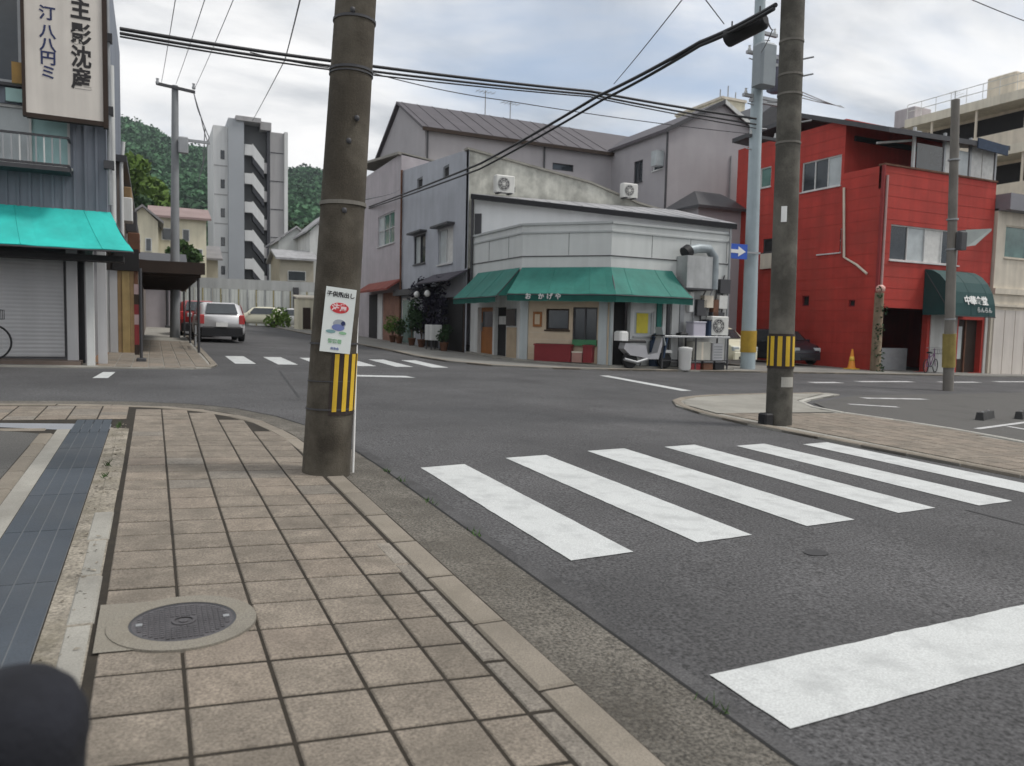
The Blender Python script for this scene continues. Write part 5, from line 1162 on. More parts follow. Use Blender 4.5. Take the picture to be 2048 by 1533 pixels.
q = ax2(.3); MB().bbox(q[0]-.36, q[0]-.2, q[1]-.12, q[1]+.05, rb[2], rb[2]+.17, .02).build('ground_box', BLACK, rp)

# steel-blue pole with transformers and one-way sign
bb = np.array((18.75, 20.35)); bb = np.array((*bb, gz(*bb)+.05)); 
q = G(1495, 741); bb = np.array((q[0], q[1], gz(q[0], q[1])+.05)); dB = pole_axis(bb, 1517, 100, bb[1])
bp = thing('steel_pole', 'tall pale blue steel pole with grey transformer boxes and yellow wrap', 'utility pole', tuple(bb))
zs3 = [bb[2]-.1, 2, 6, 12, 14.5]; rad3 = [.26, .25, .22, .18, .17]
MB().tube(pole_pts(bb, dB, zs3), rad3, 20).build('shaft', STEEL_BLUE, bp)
def ax3(z): return np.array(pole_pts(bb, dB, [z])[0])
def pz3(py): return float(onY(1500, py, bb[1])[2])
a = MB().tube([tuple(ax3(pz3(705))), tuple(ax3(pz3(662)))], .275, 20); a.build('yellow_wrap', YEL2, bp)
c = onY(1508, 140, bb[1]); MB().bbox(c[0]-.34, c[0]+.34, bb[1]-.75, bb[1]-.22, c[2]-.7, c[2]+.7, .08).build('transformer', mat('transformer_grey', (.25, .28, .3), .5, .1, 2.0), bp)
c = onY(1553, 150, bb[1]+.2); MB().lathe((c[0], bb[1]+.2, c[2]), [(.2, -.62), (.32, -.55), (.32, .55), (.2, .62)], 16).build('transformer', mat('transformer_dark', (.13, .13, .17), .5, .1, 2.0), bp)
for py, w0, w1 in ((105, -.5, 1.2), (120, 0, 1.3), (192, -.6, 1.4), (200, -.3, 1.3), (272, -.3, 1.0), (60, -.8, .8)):
    z_ = pz3(py); q = ax3(z_); MB().box(q[0]+w0, q[0]+w1, q[1]-.06, q[1]+.06, z_-.05, z_+.05).build('crossarm', STEEL if py != 272 else STEEL_D, bp)
    for e in (w0+.1, w1-.1): MB().lathe((q[0]+e, q[1], z_+.05), [(.05, 0), (.06, .05), (.03, .12), (.05, .17)], 8).build('insulator', WHITE_D, bp)
for k in range(6): z_ = pz3(300-k*45); q = ax3(z_); MB().tube([(q[0]+(.18 if k % 2 else -.18), q[1]-.05, z_), (q[0]+(.45 if k % 2 else -.45), q[1]-.05, z_+.02)], .02, 6).build('step_bolt', STEEL, bp)
c = onY(1472, 503, bb[1]-.35); os_ = thing('one_way_sign', 'blue one-way sign with white arrow on the steel pole', 'sign', tuple(c))
MB().box(c[0]-.48, c[0]+.48, c[1]-.02, c[1]+.02, c[2]-.25, c[2]+.25).build('plate', BLUE, os_)
MB().prism([(c[0]-.38, c[1]-.026, c[2]-.06), (c[0]+.08, c[1]-.026, c[2]-.06), (c[0]+.08, c[1]-.026, c[2]-.17), (c[0]+.4, c[1]-.026, c[2]), (c[0]+.08, c[1]-.026, c[2]+.17), (c[0]+.08, c[1]-.026, c[2]+.06), (c[0]-.38, c[1]-.026, c[2]+.06)], (0, -.006, 0)).build('arrow', WHITE, os_)
q = ax3(c[2]); MB().box(c[0]+.1, q[0]+.1, c[1]+.021, c[1]+.06, c[2]-.03, c[2]+.03).build('bracket', STEEL, os_)

# small pole by the car park with bracket light
sb_ = G(1896, 782); sb_ = np.array((sb_[0], sb_[1], gz(sb_[0], sb_[1]))); dS = pole_axis(sb_, 1911, 210, sb_[1])
sp = thing('street_lamp_pole', 'grey pole with ochre wrap and bracket street light beside the car park', 'street lamp', tuple(sb_))
MB().tube(pole_pts(sb_, dS, [sb_[2]-.1, 3, 7.7]), [.14, .125, .105], 16).build('shaft', mat('pole_grey_steel', (.19, .175, .155), .6, .15, 2.0, streak=.4), sp)
def ax4(z): return np.array(pole_pts(sb_, dS, [z])[0])
def pz4(py): return float(onY(1898, py, sb_[1])[2])
MB().tube([tuple(ax4(pz4(735))), tuple(ax4(pz4(668)))], .17, 16).build('ochre_wrap', mat('wrap_ochre', (.27, .21, .06), .7, .2, 4.0, streak=.4), sp)
q = ax4(pz4(475)); MB().tube([tuple(q), (q[0]+.5, q[1]-.15, q[2]+.12)], .03, 8).build('lamp_arm', STEEL, sp)
MB().prism([(q[0]+.25, q[1]-.25, q[2]-.25), (q[0]+.55, q[1]-.3, q[2]-.2), (q[0]+1.2, q[1]-.3, q[2]+.24), (q[0]+1.2, q[1]-.3, q[2]+.3), (q[0]+.2, q[1]-.25, q[2]+.2)], (0, .25, 0)).build('lamp_head', mat('lamp_grey', (.3, .33, .32), .5, .1, 3.0), sp)
MB().bbox(q[0]-.05, q[0]+.22, q[1]-.3, q[1]-.13, q[2]-.35, q[2]+.15, .03).build('control_box', STEEL_D, sp)
for py in (320, 440, 500, 640): z_ = pz4(py); MB().tube([tuple(ax4(z_)), tuple(ax4(z_+.04))], .152, 16).build('steel_band', STEEL, sp)

# far street pole with crossarm
fb = G(350, 677); fb = np.array((fb[0], fb[1], gz(fb[0], fb[1]))); tp = onY(350, 172, fb[1])
fp = thing('utility_pole', 'distant grey pole with single crossarm above the street canopy', 'utility pole', tuple(fb))
MB().tube([tuple(fb-np.array((0, 0, .1))), (tp[0], fb[1], tp[2])], [.19, .12], 14).build('shaft', mat('pole_far_grey', (.24, .25, .26), .7, .1, 2.0), fp)
zc = float(onY(350, 180, fb[1])[2]); xa, xb = float(onY(312, 174, fb[1])[0]), float(onY(390, 186, fb[1])[0])
MB().hexa([(xa, fb[1]-.2, zc+.05), (xb, fb[1]-.2, zc-.08), (xb, fb[1]-.1, zc-.08), (xa, fb[1]-.1, zc+.05), (xa, fb[1]-.2, zc+.15), (xb, fb[1]-.2, zc+.02), (xb, fb[1]-.1, zc+.02), (xa, fb[1]-.1, zc+.15)]).build('crossarm', STEEL_D, fp)
for e in (xa+.05, xb-.05): MB().lathe((e, fb[1]-.15, zc+.08), [(.06, 0), (.07, .06), (.04, .14), (.06, .2)], 8).build('insulator', STEEL, fp)
c = onY(362, 290, fb[1]); MB().bbox(c[0]-.1, c[0]+.25, fb[1]-.35, fb[1]-.1, c[2]-.35, c[2]+.25, .04).build('junction_box', STEEL, fp)
MB().box(fb[0], float(onY(420, 280, fb[1])[0]), fb[1]-.05, fb[1]+.05, float(onY(390, 283, fb[1])[2])-.05, float(onY(390, 283, fb[1])[2])+.05).build('side_arm', STEEL, fp)
fb2 = G(335, 657); fb2 = np.array((fb2[0], fb2[1], gz(fb2[0], fb2[1]))); q = thing('sign_post', 'thin dark post standing on the far pavement under the canopy', 'post', tuple(fb2))
MB().tube([tuple(fb2), (fb2[0], fb2[1], fb2[2]+2.6)], .07, 8).build('shaft', STEEL_D, q); MB().bbox(fb2[0]-.12, fb2[0]+.12, fb2[1]-.12, fb2[1]+.12, fb2[2]-.02, fb2[2]+.15, .02).build('foot', STEEL_D, q)
# ivy-grown stump post by the red wall
ib = np.array((26.15, 20.75)); ip = np.array((*ib, gz(*ib)+.05)); q = onY(1750, 742, 21.15); ip = np.array((q[0], q[1], gz(q[0], q[1])+.05))
ipo = thing('ivy_post', 'old wooden post with ivy and small pink lamp beside garage', 'post', tuple(ip)); hz_ = float(onY(1748, 585, ip[1])[2])
MB().tube([tuple(ip-np.array((0, 0, .1))), (ip[0], ip[1], hz_)], [.2, .17], 12).build('shaft', mat('post_wood', (.25, .19, .13), .85, .25, 3.0, streak=.5), ipo)
mb = MB(); 
for k in range(14): leaf_cloud(mb, (ip[0]+random.uniform(-.2, .2), ip[1]-.15, ip[2]+random.random()**1.6*3.6), (.16, .12, .28), 22, .055)
mb.build('ivy', LEAF_D, ipo)
MB().lathe((ip[0]+.05, ip[1], hz_+.12), [(.05, -.12), (.17, -.06), (.17, .1), (.08, .18)], 12).build('lamp', mat('lamp_pink', (.7, .42, .36), .5, .1, 3.0), ipo)

# ------------------------------------------------------------------ cables
def sagline(a, b, sag, n=14):
    a, b = np.array(a, float), np.array(b, float); return [tuple(a+(b-a)*t-np.array([0, 0, sag*4*t*(1-t)])) for t in np.linspace(0, 1, n)]
def cable(nm, lab, pts, r, m=BLACK, group=None): o = MB().tube(pts, r, 6).build(nm, m, None, off=tuple(pts[0])); tag(o, lab, 'cable', group); return o
wl = onY(238, 58, YF-.4)
cross = far(1195, 190, 17.0); bpn = np.array(ax3(pz3(240)))
def via(pts3, sag=.0, n=10):
    out_ = []
    for a, b in zip(pts3, pts3[1:]): out_ += sagline(a, b, sag, n)[(1 if out_ else 0):]
    return out_
lp_at = ax(pz(125)); 
# main bundle from the slate shop across to the steel pole
for k, (dy, r, sg_, lab) in enumerate(((0, .028, .02, 'thick black service cable from the slate shop to the steel pole, uppermost of its bundle'), (7, .022, .05, 'black service cable under the thick one from slate shop to steel pole'), (12, .014, .1, 'thin black service cable hanging lowest from slate shop to steel pole'))):
    a = onY(240, 58+dy*1.3, YF-.4); mid = onY(1180, 183+dy*.9, 19.2); e = onY(1512, 238+dy*1.6, bb[1]-.2)
    m1 = onY(700, 127+dy*1.5, 18.3)
    cable('service_cable', lab, via([a, m1, mid, e], .03), r*1.35)
a = onY(740, 145, 18.6); cable('service_cable', 'thin grey cable passing above the purple-grey roof to the steel pole', via([onY(500, 105, 18.0), a, onY(1000, 200, 19), onY(1500, 268, bb[1]-.2)], .06), .012, STEEL_D)
# heavy diagonal bundle from the right-hand pole to the far houses
zR1 = pz2(8); pR1 = ax2(zR1)
for k, (off_, r, lab) in enumerate((((0, 0), .026, 'thick black diagonal cable from the weathered pole to the blue-grey house'), ((10, 8), .022, 'black diagonal cable twinned below the thick one to the blue-grey house'))):
    s_ = onY(1552-off_[0]*.4, 10+off_[1], rb[1]); p1 = onY(1400, 85+off_[1]*.8, 10.3); p2 = onY(1195+off_[0], 193+off_[1]*.9, 14.5); p3 = onY(960, 328+off_[1]*1.3, 21.5); p4 = onX(738, 414+off_[1]*.4, 10.55)
    cable('service_cable', lab, via([s_, p1, p2, p3, p4], .03), r*1.25)
c0, c1 = onY(1452, 72, 9.6), onY(1532, 30, 8.9); d_ = np.array(c1)-np.array(c0)
cl = thing('cable_closure', 'black cylindrical splice closure hanging on the diagonal cable by the pole', 'splice box', tuple(c0))
MB().tube([tuple(c0-np.array((0, 0, .06))), tuple(c0+d_*.06-np.array((0, 0, .06))), tuple(c0+d_*.94-np.array((0, 0, .06))), tuple(c1-np.array((0, 0, .06)))], [.07, .135, .135, .07], 12).build('body', BLACK, cl)
for t in (.15, .85): MB().tube([tuple(c0+d_*t), tuple(c0+d_*t+np.array((0, 0, .17)))], .012, 6).build('hanger', STEEL_D, cl)
cable('service_cable', 'slim cable dropping from the closure along the steel pole', via([c1, onY(1545, 60, 12), onY(1522, 105, bb[1]-.3)], .05), .012)
cable('service_cable', 'faint cable running up out of view from the cable crossing', via([onY(1228, 168, 15.0), onY(1372, -10, 9.0)], .02), .009, STEEL_D)
cable('service_cable', 'thin cable running up out of view beside the closure', via([onY(1448, 48, 9.8), onY(1405, -8, 8.4)], .0), .008, STEEL_D)
cable('service_cable', 'thin dark cable crossing the sky above the apartment block', via([onY(1930, -6, 16), onY(2070, 50, 18)], .02), .015, STEEL_D)
for k, (x0, y0) in enumerate(((590, -8), )): cable('power_line', 'lone power line slanting down behind the near pole to the tower', via([onY(x0+12, y0, 20), onY(570, 120, 30), onY(505, 242, 60)], .03), .02, STEEL_D)
for k, (x0, x1, y1) in enumerate(((352, 322, 170), (412, 352, 168), (470, 388, 180))):
    cable('power_line', 'faint overhead power line running to the distant crossarm', via([onY(x0, -8, 14), onY(x1, y1, fb[1]-.15)], .04), .008, STEEL, 'power lines to the distant crossarm')
for k in range(3): cable('drop_wire', 'thin drop wire from the distant crossarm', via([onY(388, 188, fb[1]-.15), onY(402+8*k, 235+20*k, fb[1]+.5), onY(416-10*k, 285+40*k, fb[1]+1.5)], .1), .02, STEEL, 'drop wires at the distant pole')
for k in range(3): cable('service_cable', 'pale cable from the weathered pole behind the red building', via([onY(1590, 178+7*k, 12), onY(1688-3*k, 216-2*k, 21)], .03), .012, STEEL, 'pale cables above the red roof')
cable('service_cable', 'thin cable between the near pole and the pink-grey house', via([onY(695, 405, pb[1]+.2), onX(800, 380, 10.5)], .05), .008, STEEL_D)
# ================================================================== THINGS ON THE STREET
# manhole in the near pavement
mx_, my_ = .105*K, 3.43*K; mz = gz(mx_, my_)+LIFT
mh = thing('manhole', 'round patterned cast iron manhole cover set in a concrete ring on the pavement', 'manhole', (mx_, my_, mz))
def disc(mb, r0, r1, z0, z1, n=40):
    vs = []
    for (r, z) in ((r0, z1), (r1, z1), (r1, z0)):
        for k in range(n): t = 2*math.pi*k/n; x, y = r*math.cos(t), r*math.sin(t); vs.append((mx_+x, my_+y, mz+z+GA*x+GB*y))
    fs = []
    for a in (0, 1):
        for k in range(n): fs.append((a*n+k, a*n+(k+1) % n, (a+1)*n+(k+1) % n, (a+1)*n+k))
    if r0 < .001: pass
    mb.add(vs, fs)
b = MB(); disc(b, .205, .285, -.02, .010); b.build('concrete_ring', mat('ring_concrete', (.215, .198, .165), .88, .15, 3.0, speck=.25, bump=.4, stain=(.15, .13, .1), stain_amt=.5, stain_scale=3.0), mh)
b = MB(); disc(b, .0005, .195, -.02, .007); lid = b.build('lid', IRON, mh)
b = MB(); disc(b, .195, .2049, -.02, .0085); b.build('rim', STEEL_D, mh)
b = MB()
for i in range(-9, 10):
    for j in range(-9, 10):
        x, y = i*.0205, j*.0205
        if .06**2 < x*x+y*y < .182**2: b.hexa([(mx_+x+a, my_+y+c, mz+.006+e+GA*(x+a)+GB*(y+c)) for e in (0, .005) for a, c in ((-.007, -.007), (.007, -.007), (.007, .007), (-.007, .007))])
o = b.build('raised_pattern', IRON, lid)
b = MB(); disc(b, .036, .046, .004, .012, 24); disc(b, .0005, .018, .004, .012, 16); b.build('emblem', IRON, lid)
b = MB()
for s_ in (-1, 1): 
    x = s_*.165; b.hexa([(mx_+x+a, my_+c, mz+.0075+e+GA*x) for e in (0, .005) for a, c in ((-.012, -.012), (.012, -.012), (.012, .012), (-.012, .012))])
b.build('key_slot', STEEL, lid)
flat([(-.215, 3.12), (-.215, 3.62), (-.02, 3.60), (-.02, 3.10)], LIFT+.0055, 'repair_slab', mat('ring_concrete', (.25, .232, .195)), pave)
# small leaf litter / stones and weeds along the broken edging
mb = MB()
for _ in range(130):
    y = random.uniform(2.2, 9.0); x = random.uniform(-.40, -.27)*K; s_ = random.uniform(.006, .02); z = gz(x, y)+LIFT+.003
    v = [(x+random.uniform(-s_, s_), y+random.uniform(-s_, s_), z+random.uniform(0, s_*.8)) for _ in range(5)]; mb.add(v, [(0, 1, 2), (0, 2, 3), (0, 3, 4), (1, 2, 4)])
o = mb.build('rubble', CONC_BAD); o['kind'] = 'stuff'; o['label'] = 'crumbled concrete and grit along the drain edging'; o['category'] = 'grit'
mb = MB()
for _ in range(900):
    y = random.uniform(1.2, 8.6); x = 1.42+.36*random.random()**1.3; s_ = random.uniform(.002, .006); z = gz(x, y)+.011
    v = [(x-s_, y, z), (x+s_*.6, y-s_*.8, z), (x+s_*.5, y+s_*.8, z), (x, y, z+s_*.9)]; mb.add(v, [(0, 1, 3), (1, 2, 3), (2, 0, 3)])
o = mb.build('gravel', KERB); o['kind'] = 'stuff'; o['label'] = 'loose grit lying in the concrete gutter'; o['category'] = 'grit'
mb = MB()
for _ in range(9):
    k = random.choice(((-.33, random.uniform(5.5, 9.0)), (1.80, random.uniform(2, 8))))
    for q in range(14):
        x, y = k[0]+random.gauss(0, .012), k[1]+random.gauss(0, .05); z = gz(x, y)+.01+(LIFT if k[0] < 1 else 0); a = random.uniform(0, 6.28); h_ = random.uniform(.015, .045)
        mb.add([(x-.004, y, z), (x+.004, y, z), (x+.03*math.cos(a), y+.03*math.sin(a), z+h_)], [(0, 1, 2)])
o = mb.build('weeds', LEAF); o['kind'] = 'stuff'; o['label'] = 'tiny weeds growing in the pavement edge cracks'; o['category'] = 'weeds'

# unidentified dark shape close by on the left, modelled as a padded post
_c = far(28, 1420, 1.0); bx, by = float(_c[0]), float(_c[1]); bz = gz(bx, by)+LIFT; bt = float(far(40, 1338, 1.0)[2])-bz
bl = thing('dark_shape', 'unidentified dark rounded shape at near left, built as a post on the drain strip', 'post', (bx, by, bz))
MB().lathe((bx, by, bz), [(.062, 0), (.065, .05), (.068, bt-.16), (.072, bt-.1)], 28).build('shaft', NAVY, bl)
MB().lathe((bx, by, bz+bt-.1), [(.072, .001), (.076, .02), (.074, .045), (.062, .072), (.042, .090), (.02, .098), (.003, .1)], 32).build('rounded_cap', NAVY, bl)

# traffic cone
p = onX(1703, 733, XA-.55); c = (float(p[0]), float(p[1]), gz(p[0], p[1])+.05)
cn = thing('traffic_cone', 'orange traffic cone standing against the red wall', 'traffic cone', c)
MB().lathe(c, [(.17, .04), (.14, .12), (.035, .8), (.03, .82), (.005, .82)], 18).build('cone', ORANGE, cn)
MB().bbox(c[0]-.23, c[0]+.23, c[1]-.23, c[1]+.23, c[2], c[2]+.04, .03).build('base', YEL, cn)
MB().lathe(c, [(.106, .34), (.108, .34), (.082, .52), (.080, .52)], 18).build('band', mat('cone_yellow', (.85, .55, .08), .4, .05, 3.0), cn)

# ------------------------------------------------------------------ cars
def car(nm, lab, x, y, yaw, L_, W_, H_, body, upper=None, hatch=True, lift=0.0, group=None):
    """hatchback built along +Y (nose at +Y), origin on the ground under its middle"""
    t = thing(nm, lab, 'car', (x, y, gz(x, y)+lift), group); t.rotation_euler = (0, 0, yaw)
    h = L_/2; wl = W_/2
    #       y        z_belt  z_top  half widths (sill, belt, roof)
    S = [(-h, .62*H_, .66*H_, .80), (-h*.97, .60*H_, .70*H_, .93), (-h*.9, .60*H_, .80*H_, .97), (-h*.78, .60*H_, .96*H_, 1), (-h*.4, .60*H_, H_, 1), (0, .60*H_, H_*1.0, 1), (h*.22, .60*H_, .95*H_, 1), (h*.45, .61*H_, .68*H_, .99), (h*.6, .60*H_, .62*H_, .97), (h*.85, .53*H_, .55*H_, .92), (h*.97, .42*H_, .46*H_, .84), (h, .36*H_, .40*H_, .74)]
    mb = MB(); vs = []; ring = 12
    for (yy, zb_, zt, wf) in S:
        w0 = wl*wf; wr = w0*(.74 if zt-zb_ > .12 else .93); lo = .2 if abs(yy) < h*.95 else .28
        half = [(w0*.86, lo), (w0*.98, lo+.12), (w0, (lo+zb_)/2), (w0*.97, zb_), (wr+(w0*.97-wr)*.12, zb_+(zt-zb_)*.9), (wr*.8, zt)]
        for xx, z in half: vs.append((xx, yy, z))
        for xx, z in reversed(half): vs.append((-xx, yy, z))
    fs = []
    for i in range(len(S)-1):
        for j in range(ring-1): fs.append((i*ring+j, i*ring+j+1, (i+1)*ring+j+1, (i+1)*ring+j))
        fs.append((i*ring+ring-1, i*ring, (i+1)*ring, (i+1)*ring+ring-1))
    fs += [tuple(range(ring-1, -1, -1)), tuple(range((len(S)-1)*ring, len(S)*ring))]
    OFF[t.name] = Vector((0, 0, 0)); mb.add(vs, fs, True); mb.build('body', body, t)
    def panel(name, pts, m, d, par=t):
        n3 = (Vector(pts[1])-Vector(pts[0])).cross(Vector(pts[2])-Vector(pts[0])).normalized(); dd = Vector(d)
        if n3.dot(dd) < 0: n3 = -n3
        return MB().prism([tuple(Vector(p)+n3*.012) for p in pts], tuple(n3*.014)).build(name, m, par)
    zb_, zt = .60*H_, H_
    for s_ in (-1, 1):
        panel('side_window', [(s_*wl*.955, -h*.66, zb_+.03), (s_*wl*.955, h*.36, zb_+.03), (s_*wl*.79, h*.16, zt*.93), (s_*wl*.79, -h*.56, zt*.93)], GLASS, (s_, 0, 0))
        if upper is not None: panel('quarter_panel', [(s_*wl*.96, -h*.95, zb_-.1), (s_*wl*.985, -h*.66, zb_-.1), (s_*wl*.82, -h*.6, zt*.95), (s_*wl*.82, -h*.78, zt*.9)], upper, (s_, 0, 0))
    panel('rear_window', [(-wl*.66, -h*.985, .70*H_), (wl*.66, -h*.985, .70*H_), (wl*.56, -h*.82, .95*H_), (-wl*.56, -h*.82, .95*H_)], GLASS, (0, -1, 0))
    panel('windscreen', [(-wl*.72, h*.46, .69*H_), (wl*.72, h*.46, .69*H_), (wl*.58, h*.27, .93*H_), (-wl*.58, h*.27, .93*H_)], GLASS, (0, 1, .3))
    for s_ in (-1, 1):
        MB().bbox(s_*wl*.8-.11, s_*wl*.8+.11, -h*1.005, -h*.9, .45*H_, .68*H_, .03).build('tail_lamp', LAMPR, t)
        MB().bbox(s_*wl*.62-.16, s_*wl*.62+.16, h*.88, h*.992, .38*H_, .49*H_, .03).build('headlight', GLASS_F, t)
        MB().bbox(s_*(wl+.09)-.09, s_*(wl+.09)+.09, h*.3, h*.38, .62*H_, .72*H_, .02).build('mirror', body, t)
        for yy in (-h*.62, h*.62):
            wh = MB().lathe((s_*(wl-.1), yy, .29), [(.17, -.09), (.27, -.1), (.29, -.06), (.29, .06), (.27, .1), (.17, .09)], 22, 'x').build('wheel', BLACK, t)
            MB().lathe((s_*(wl-.1)+s_*.085, yy, .29), [(.0, -.0), (.06, .0), (.17, .012)], 16, 'x').build('rim', ALU, wh)
    MB().bbox(-wl*.86, wl*.86, -h*1.02, -h*.93, .2, .40*H_-.02, .05).build('rear_bumper', BLACK if hatch else body, t)
    MB().box(-.2, .2, -h*1.035, -h*1.021, .38*H_, .38*H_+.16).build('licence_plate', WHITE, t)
    MB().bbox(-wl*.8, wl*.8, h*.95, h*1.01, .22, .36*H_, .04).build('front_bumper', body, t)
    MB().box(-.34, .34, h*1.011, h*1.02, .24, .33).build('grille', BLACK, t)
    return t
p = G(437, 686); car('parked_car', 'silver hatchback with dark red rear pillars stopped on the far street', float(p[0])+.08, float(p[1])+1.75, math.radians(1), 3.6, 1.7, 1.45, CARS, CARR)
car('parked_car', 'dark red car waiting just ahead of the silver hatchback', float(p[0])-.42, float(p[1])+6.4, math.radians(1), 3.7, 1.66, 1.5, CARR)
p = G(1478, 737); car('parked_car', 'small cream car nosing out between restaurant and steel pole', 20.3, 23.9, math.radians(180), 3.3, 1.45, 1.45, CARW, lift=.05)
car('parked_car', 'dark hatchback parked beside the red building behind the pole', 24.9, 25.2, math.radians(172), 3.7, 1.66, 1.5, CARD, lift=.05)
for (px, py, m, lab) in ((517, 655, CARW, 'white car parked in front of the construction fence'), (580, 659, CARS, 'pale car parked at the fence near the street bend')):
    p = far(px, 640, 58.0); car('parked_car', lab, float(p[0]), float(p[1]), math.radians(82), 3.6, 1.6, 1.4, m)

# ------------------------------------------------------------------ scooter in front of the restaurant
def wheel_at(par, c, r, wt, ax_='y', nm='wheel'):
    wo = MB().lathe(c, [(r-.07, -wt*.8), (r-.02, -wt), (r, -wt*.5), (r, wt*.5), (r-.02, wt), (r-.07, wt*.8)], 22, ax_).build(nm, BLACK, par)
    MB().lathe(c, [(.0, -wt*.5), (.05, -wt*.55), (r-.07, -wt*.4), (r-.07, wt*.4), (.05, wt*.55), (.0, wt*.5)], 18, ax_).build('rim', ALU, wo); return wo
s0 = G(1236, 737); s1 = G(1338, 737); sx, sy = (s0[0]+s1[0])/2+.1, min(s0[1], s1[1])-.55
sy = 19.75; sx = float(onY(1292, 735, sy)[0]); szz = gz(sx, sy)+.05
sco = thing('motor_scooter', 'grey and black motor scooter with windshield parked before the restaurant', 'scooter', (sx, sy, szz))
def SP(x, z, y=0): return (sx+x, sy+y, szz+z)
wheel_at(sco, SP(.68, .26), .26, .055); wheel_at(sco, SP(-.62, .26), .26, .065)
MB().add([SP(x, z, y) for y in (-.16, .16) for x, z in ((-.95, .62), (-.7, .42), (-.25, .36), (-.05, .3), (.35, .3), (.42, .55), (.55, .95), (.45, .98), (.3, .5), (-.05, .42), (-.15, .72), (-.9, .8))],
    [tuple(range(11, -1, -1)), tuple(range(12, 24))]+[(i, (i+1) % 12, 12+(i+1) % 12, 12+i) for i in range(12)]).build('body', mat('scooter_silver', (.42, .42, .44), .35, .08, 3.0, metal=.2), sco)
MB().bbox(sx-.9, sx-.12, sy-.17, sy+.17, szz+.80, szz+.9, .04).build('seat', BLACK, sco)
MB().tube([SP(.68, .26), SP(.58, .6), SP(.47, 1.02)], .035, 8).build('fork', STEEL, sco)
MB().tube([SP(.42, 1.04, -.33), SP(.47, 1.05), SP(.42, 1.04, .33)], .02, 8).build('handlebar', BLACK, sco)
MB().prism([SP(.6, .62, -.2), SP(.6, .62, .2), SP(.42, 1.3, .18), SP(.42, 1.3, -.18)], (.02, 0, .01)).build('windshield', GLASS_F, sco)
MB().prism([SP(.50, .34, -.2), SP(.50, .34, .2), SP(.62, .98, .2), SP(.62, .98, -.2)], (.05, 0, 0)).build('leg_shield', CRATEB, sco)
MB().lathe(SP(.66, .9), [(.02, -.05), (.09, -.04), (.09, .04), (.02, .05)], 14, 'x').build('headlamp', GLASS_F, sco)
MB().prism([SP(.45, .5, -.08), SP(.95, .5, -.08), SP(.9, .58, -.08), SP(.5, .62, -.08)], (0, .16, 0)).build('front_mudguard', WHITE_D, sco)
MB().bbox(sx-1.12, sx-.8, sy-.2, sy+.2, szz+.86, szz+1.16, .05).build('top_box', WHITE, sco)
MB().tube([SP(-.1, .3, -.18), SP(-.5, .2, -.2), SP(-.95, .3, -.2)], .05, 8).build('exhaust', STEEL, sco)
MB().tube([SP(-.1, .28, .1), SP(-.15, .0, .16)], .015, 6).build('stand', STEEL_D, sco)

# ------------------------------------------------------------------ table with clutter, units and crates
t0, t1 = float(onY(1308, 735, 19.95)[0]), float(onY(1442, 735, 19.95)[0]); ty0, ty1 = 19.55, 20.2; tz = float(onY(1370, 672, 19.75)[2]); tg = gz(16, 19.9)+.05
tb = thing('work_table', 'long steel work table against the restaurant side wall', 'table', ((t0+t1)/2, 19.9, tg))
MB().bbox(t0, t1, ty0, ty1, tz-.06, tz, .015).build('top', STEEL, tb)
for xx in (t0+.05, (t0+t1)/2, t1-.05):
    for yy in (ty0+.06, ty1-.06): MB().tube([(xx, yy, tg), (xx, yy, tz-.06)], .03, 8).build('leg', STEEL_D, tb)
MB().box(t0+.06, t1-.06, ty0+.06, ty1-.06, tg+.28, tg+.31).build('shelf', STEEL_D, tb)
def boxthing(nm, lab, cat, x, y, z, sx_, sy_, sz_, m, extra=None, b=.02):
    t = thing(nm, lab, cat, (x, y, z)); MB().bbox(x-sx_/2, x+sx_/2, y-sy_/2, y+sy_/2, z, z+sz_, b).build('body', m, t)
    if extra: extra(t, x, y, z, sx_, sy_, sz_)
    return t
def rim_lid(m):
    def f(t, x, y, z, a, b, c): MB().bbox(x-a/2-.015, x+a/2+.015, y-b/2-.015, y+b/2+.015, z+c+.001, z+c+.05, .015).build('lid', m, t)
    return f
def ac_unit(lab, x, y, z, sx_, sz_, wall=None):
    t = thing('air_conditioner', lab, 'air conditioner', (x, y, z)); MB().bbox(x-sx_/2, x+sx_/2, y-.15, y+.15, z+.04, z+sz_, .03).build('casing', AC, t)
    cx_ = x-sx_*.1; MB().lathe((cx_, y-.155, z+sz_*.52), [(sz_*.36, -.012), (sz_*.36, .004)], 24, 'y').build('fan_recess', STEEL_D, t)
    g_ = MB()
    for r_ in (.12, .22, .33): 
        n = 20; g_.tube([(cx_+sz_*r_*math.cos(2*math.pi*k/n), y-.172, z+sz_*.52+sz_*r_*math.sin(2*math.pi*k/n)) for k in range(n+1)], .008, 5)
    for k in range(4): a = k*math.pi/4; g_.tube([(cx_-sz_*.34*math.cos(a), y-.172, z+sz_*.52-sz_*.34*math.sin(a)), (cx_+sz_*.34*math.cos(a), y-.172, z+sz_*.52+sz_*.34*math.sin(a))], .008, 5)
    g_.build('fan_grille', AC, t)
    MB().lathe((cx_, y-.172, z+sz_*.52), [(.05, -.006), (.05, .006)], 12, 'y').build('hub', AC, t)
    for e in (-.3, .3): MB().box(x+e*sx_-.05, x+e*sx_+.05, y-.17, y+.17, z, z+.038).build('foot', STEEL_D, t)
    MB().bbox(x+sx_/2+.001, x+sx_/2+.06, y-.08, y+.08, z+.1, z+.3, .02).build('pipe_cover', STEEL_D, t); return t
xA = float(onY(1434, 650, 19.9)[0]); ac_unit('white air conditioner unit standing on the end of the steel work table', xA, 19.88, tz, .72, .66)
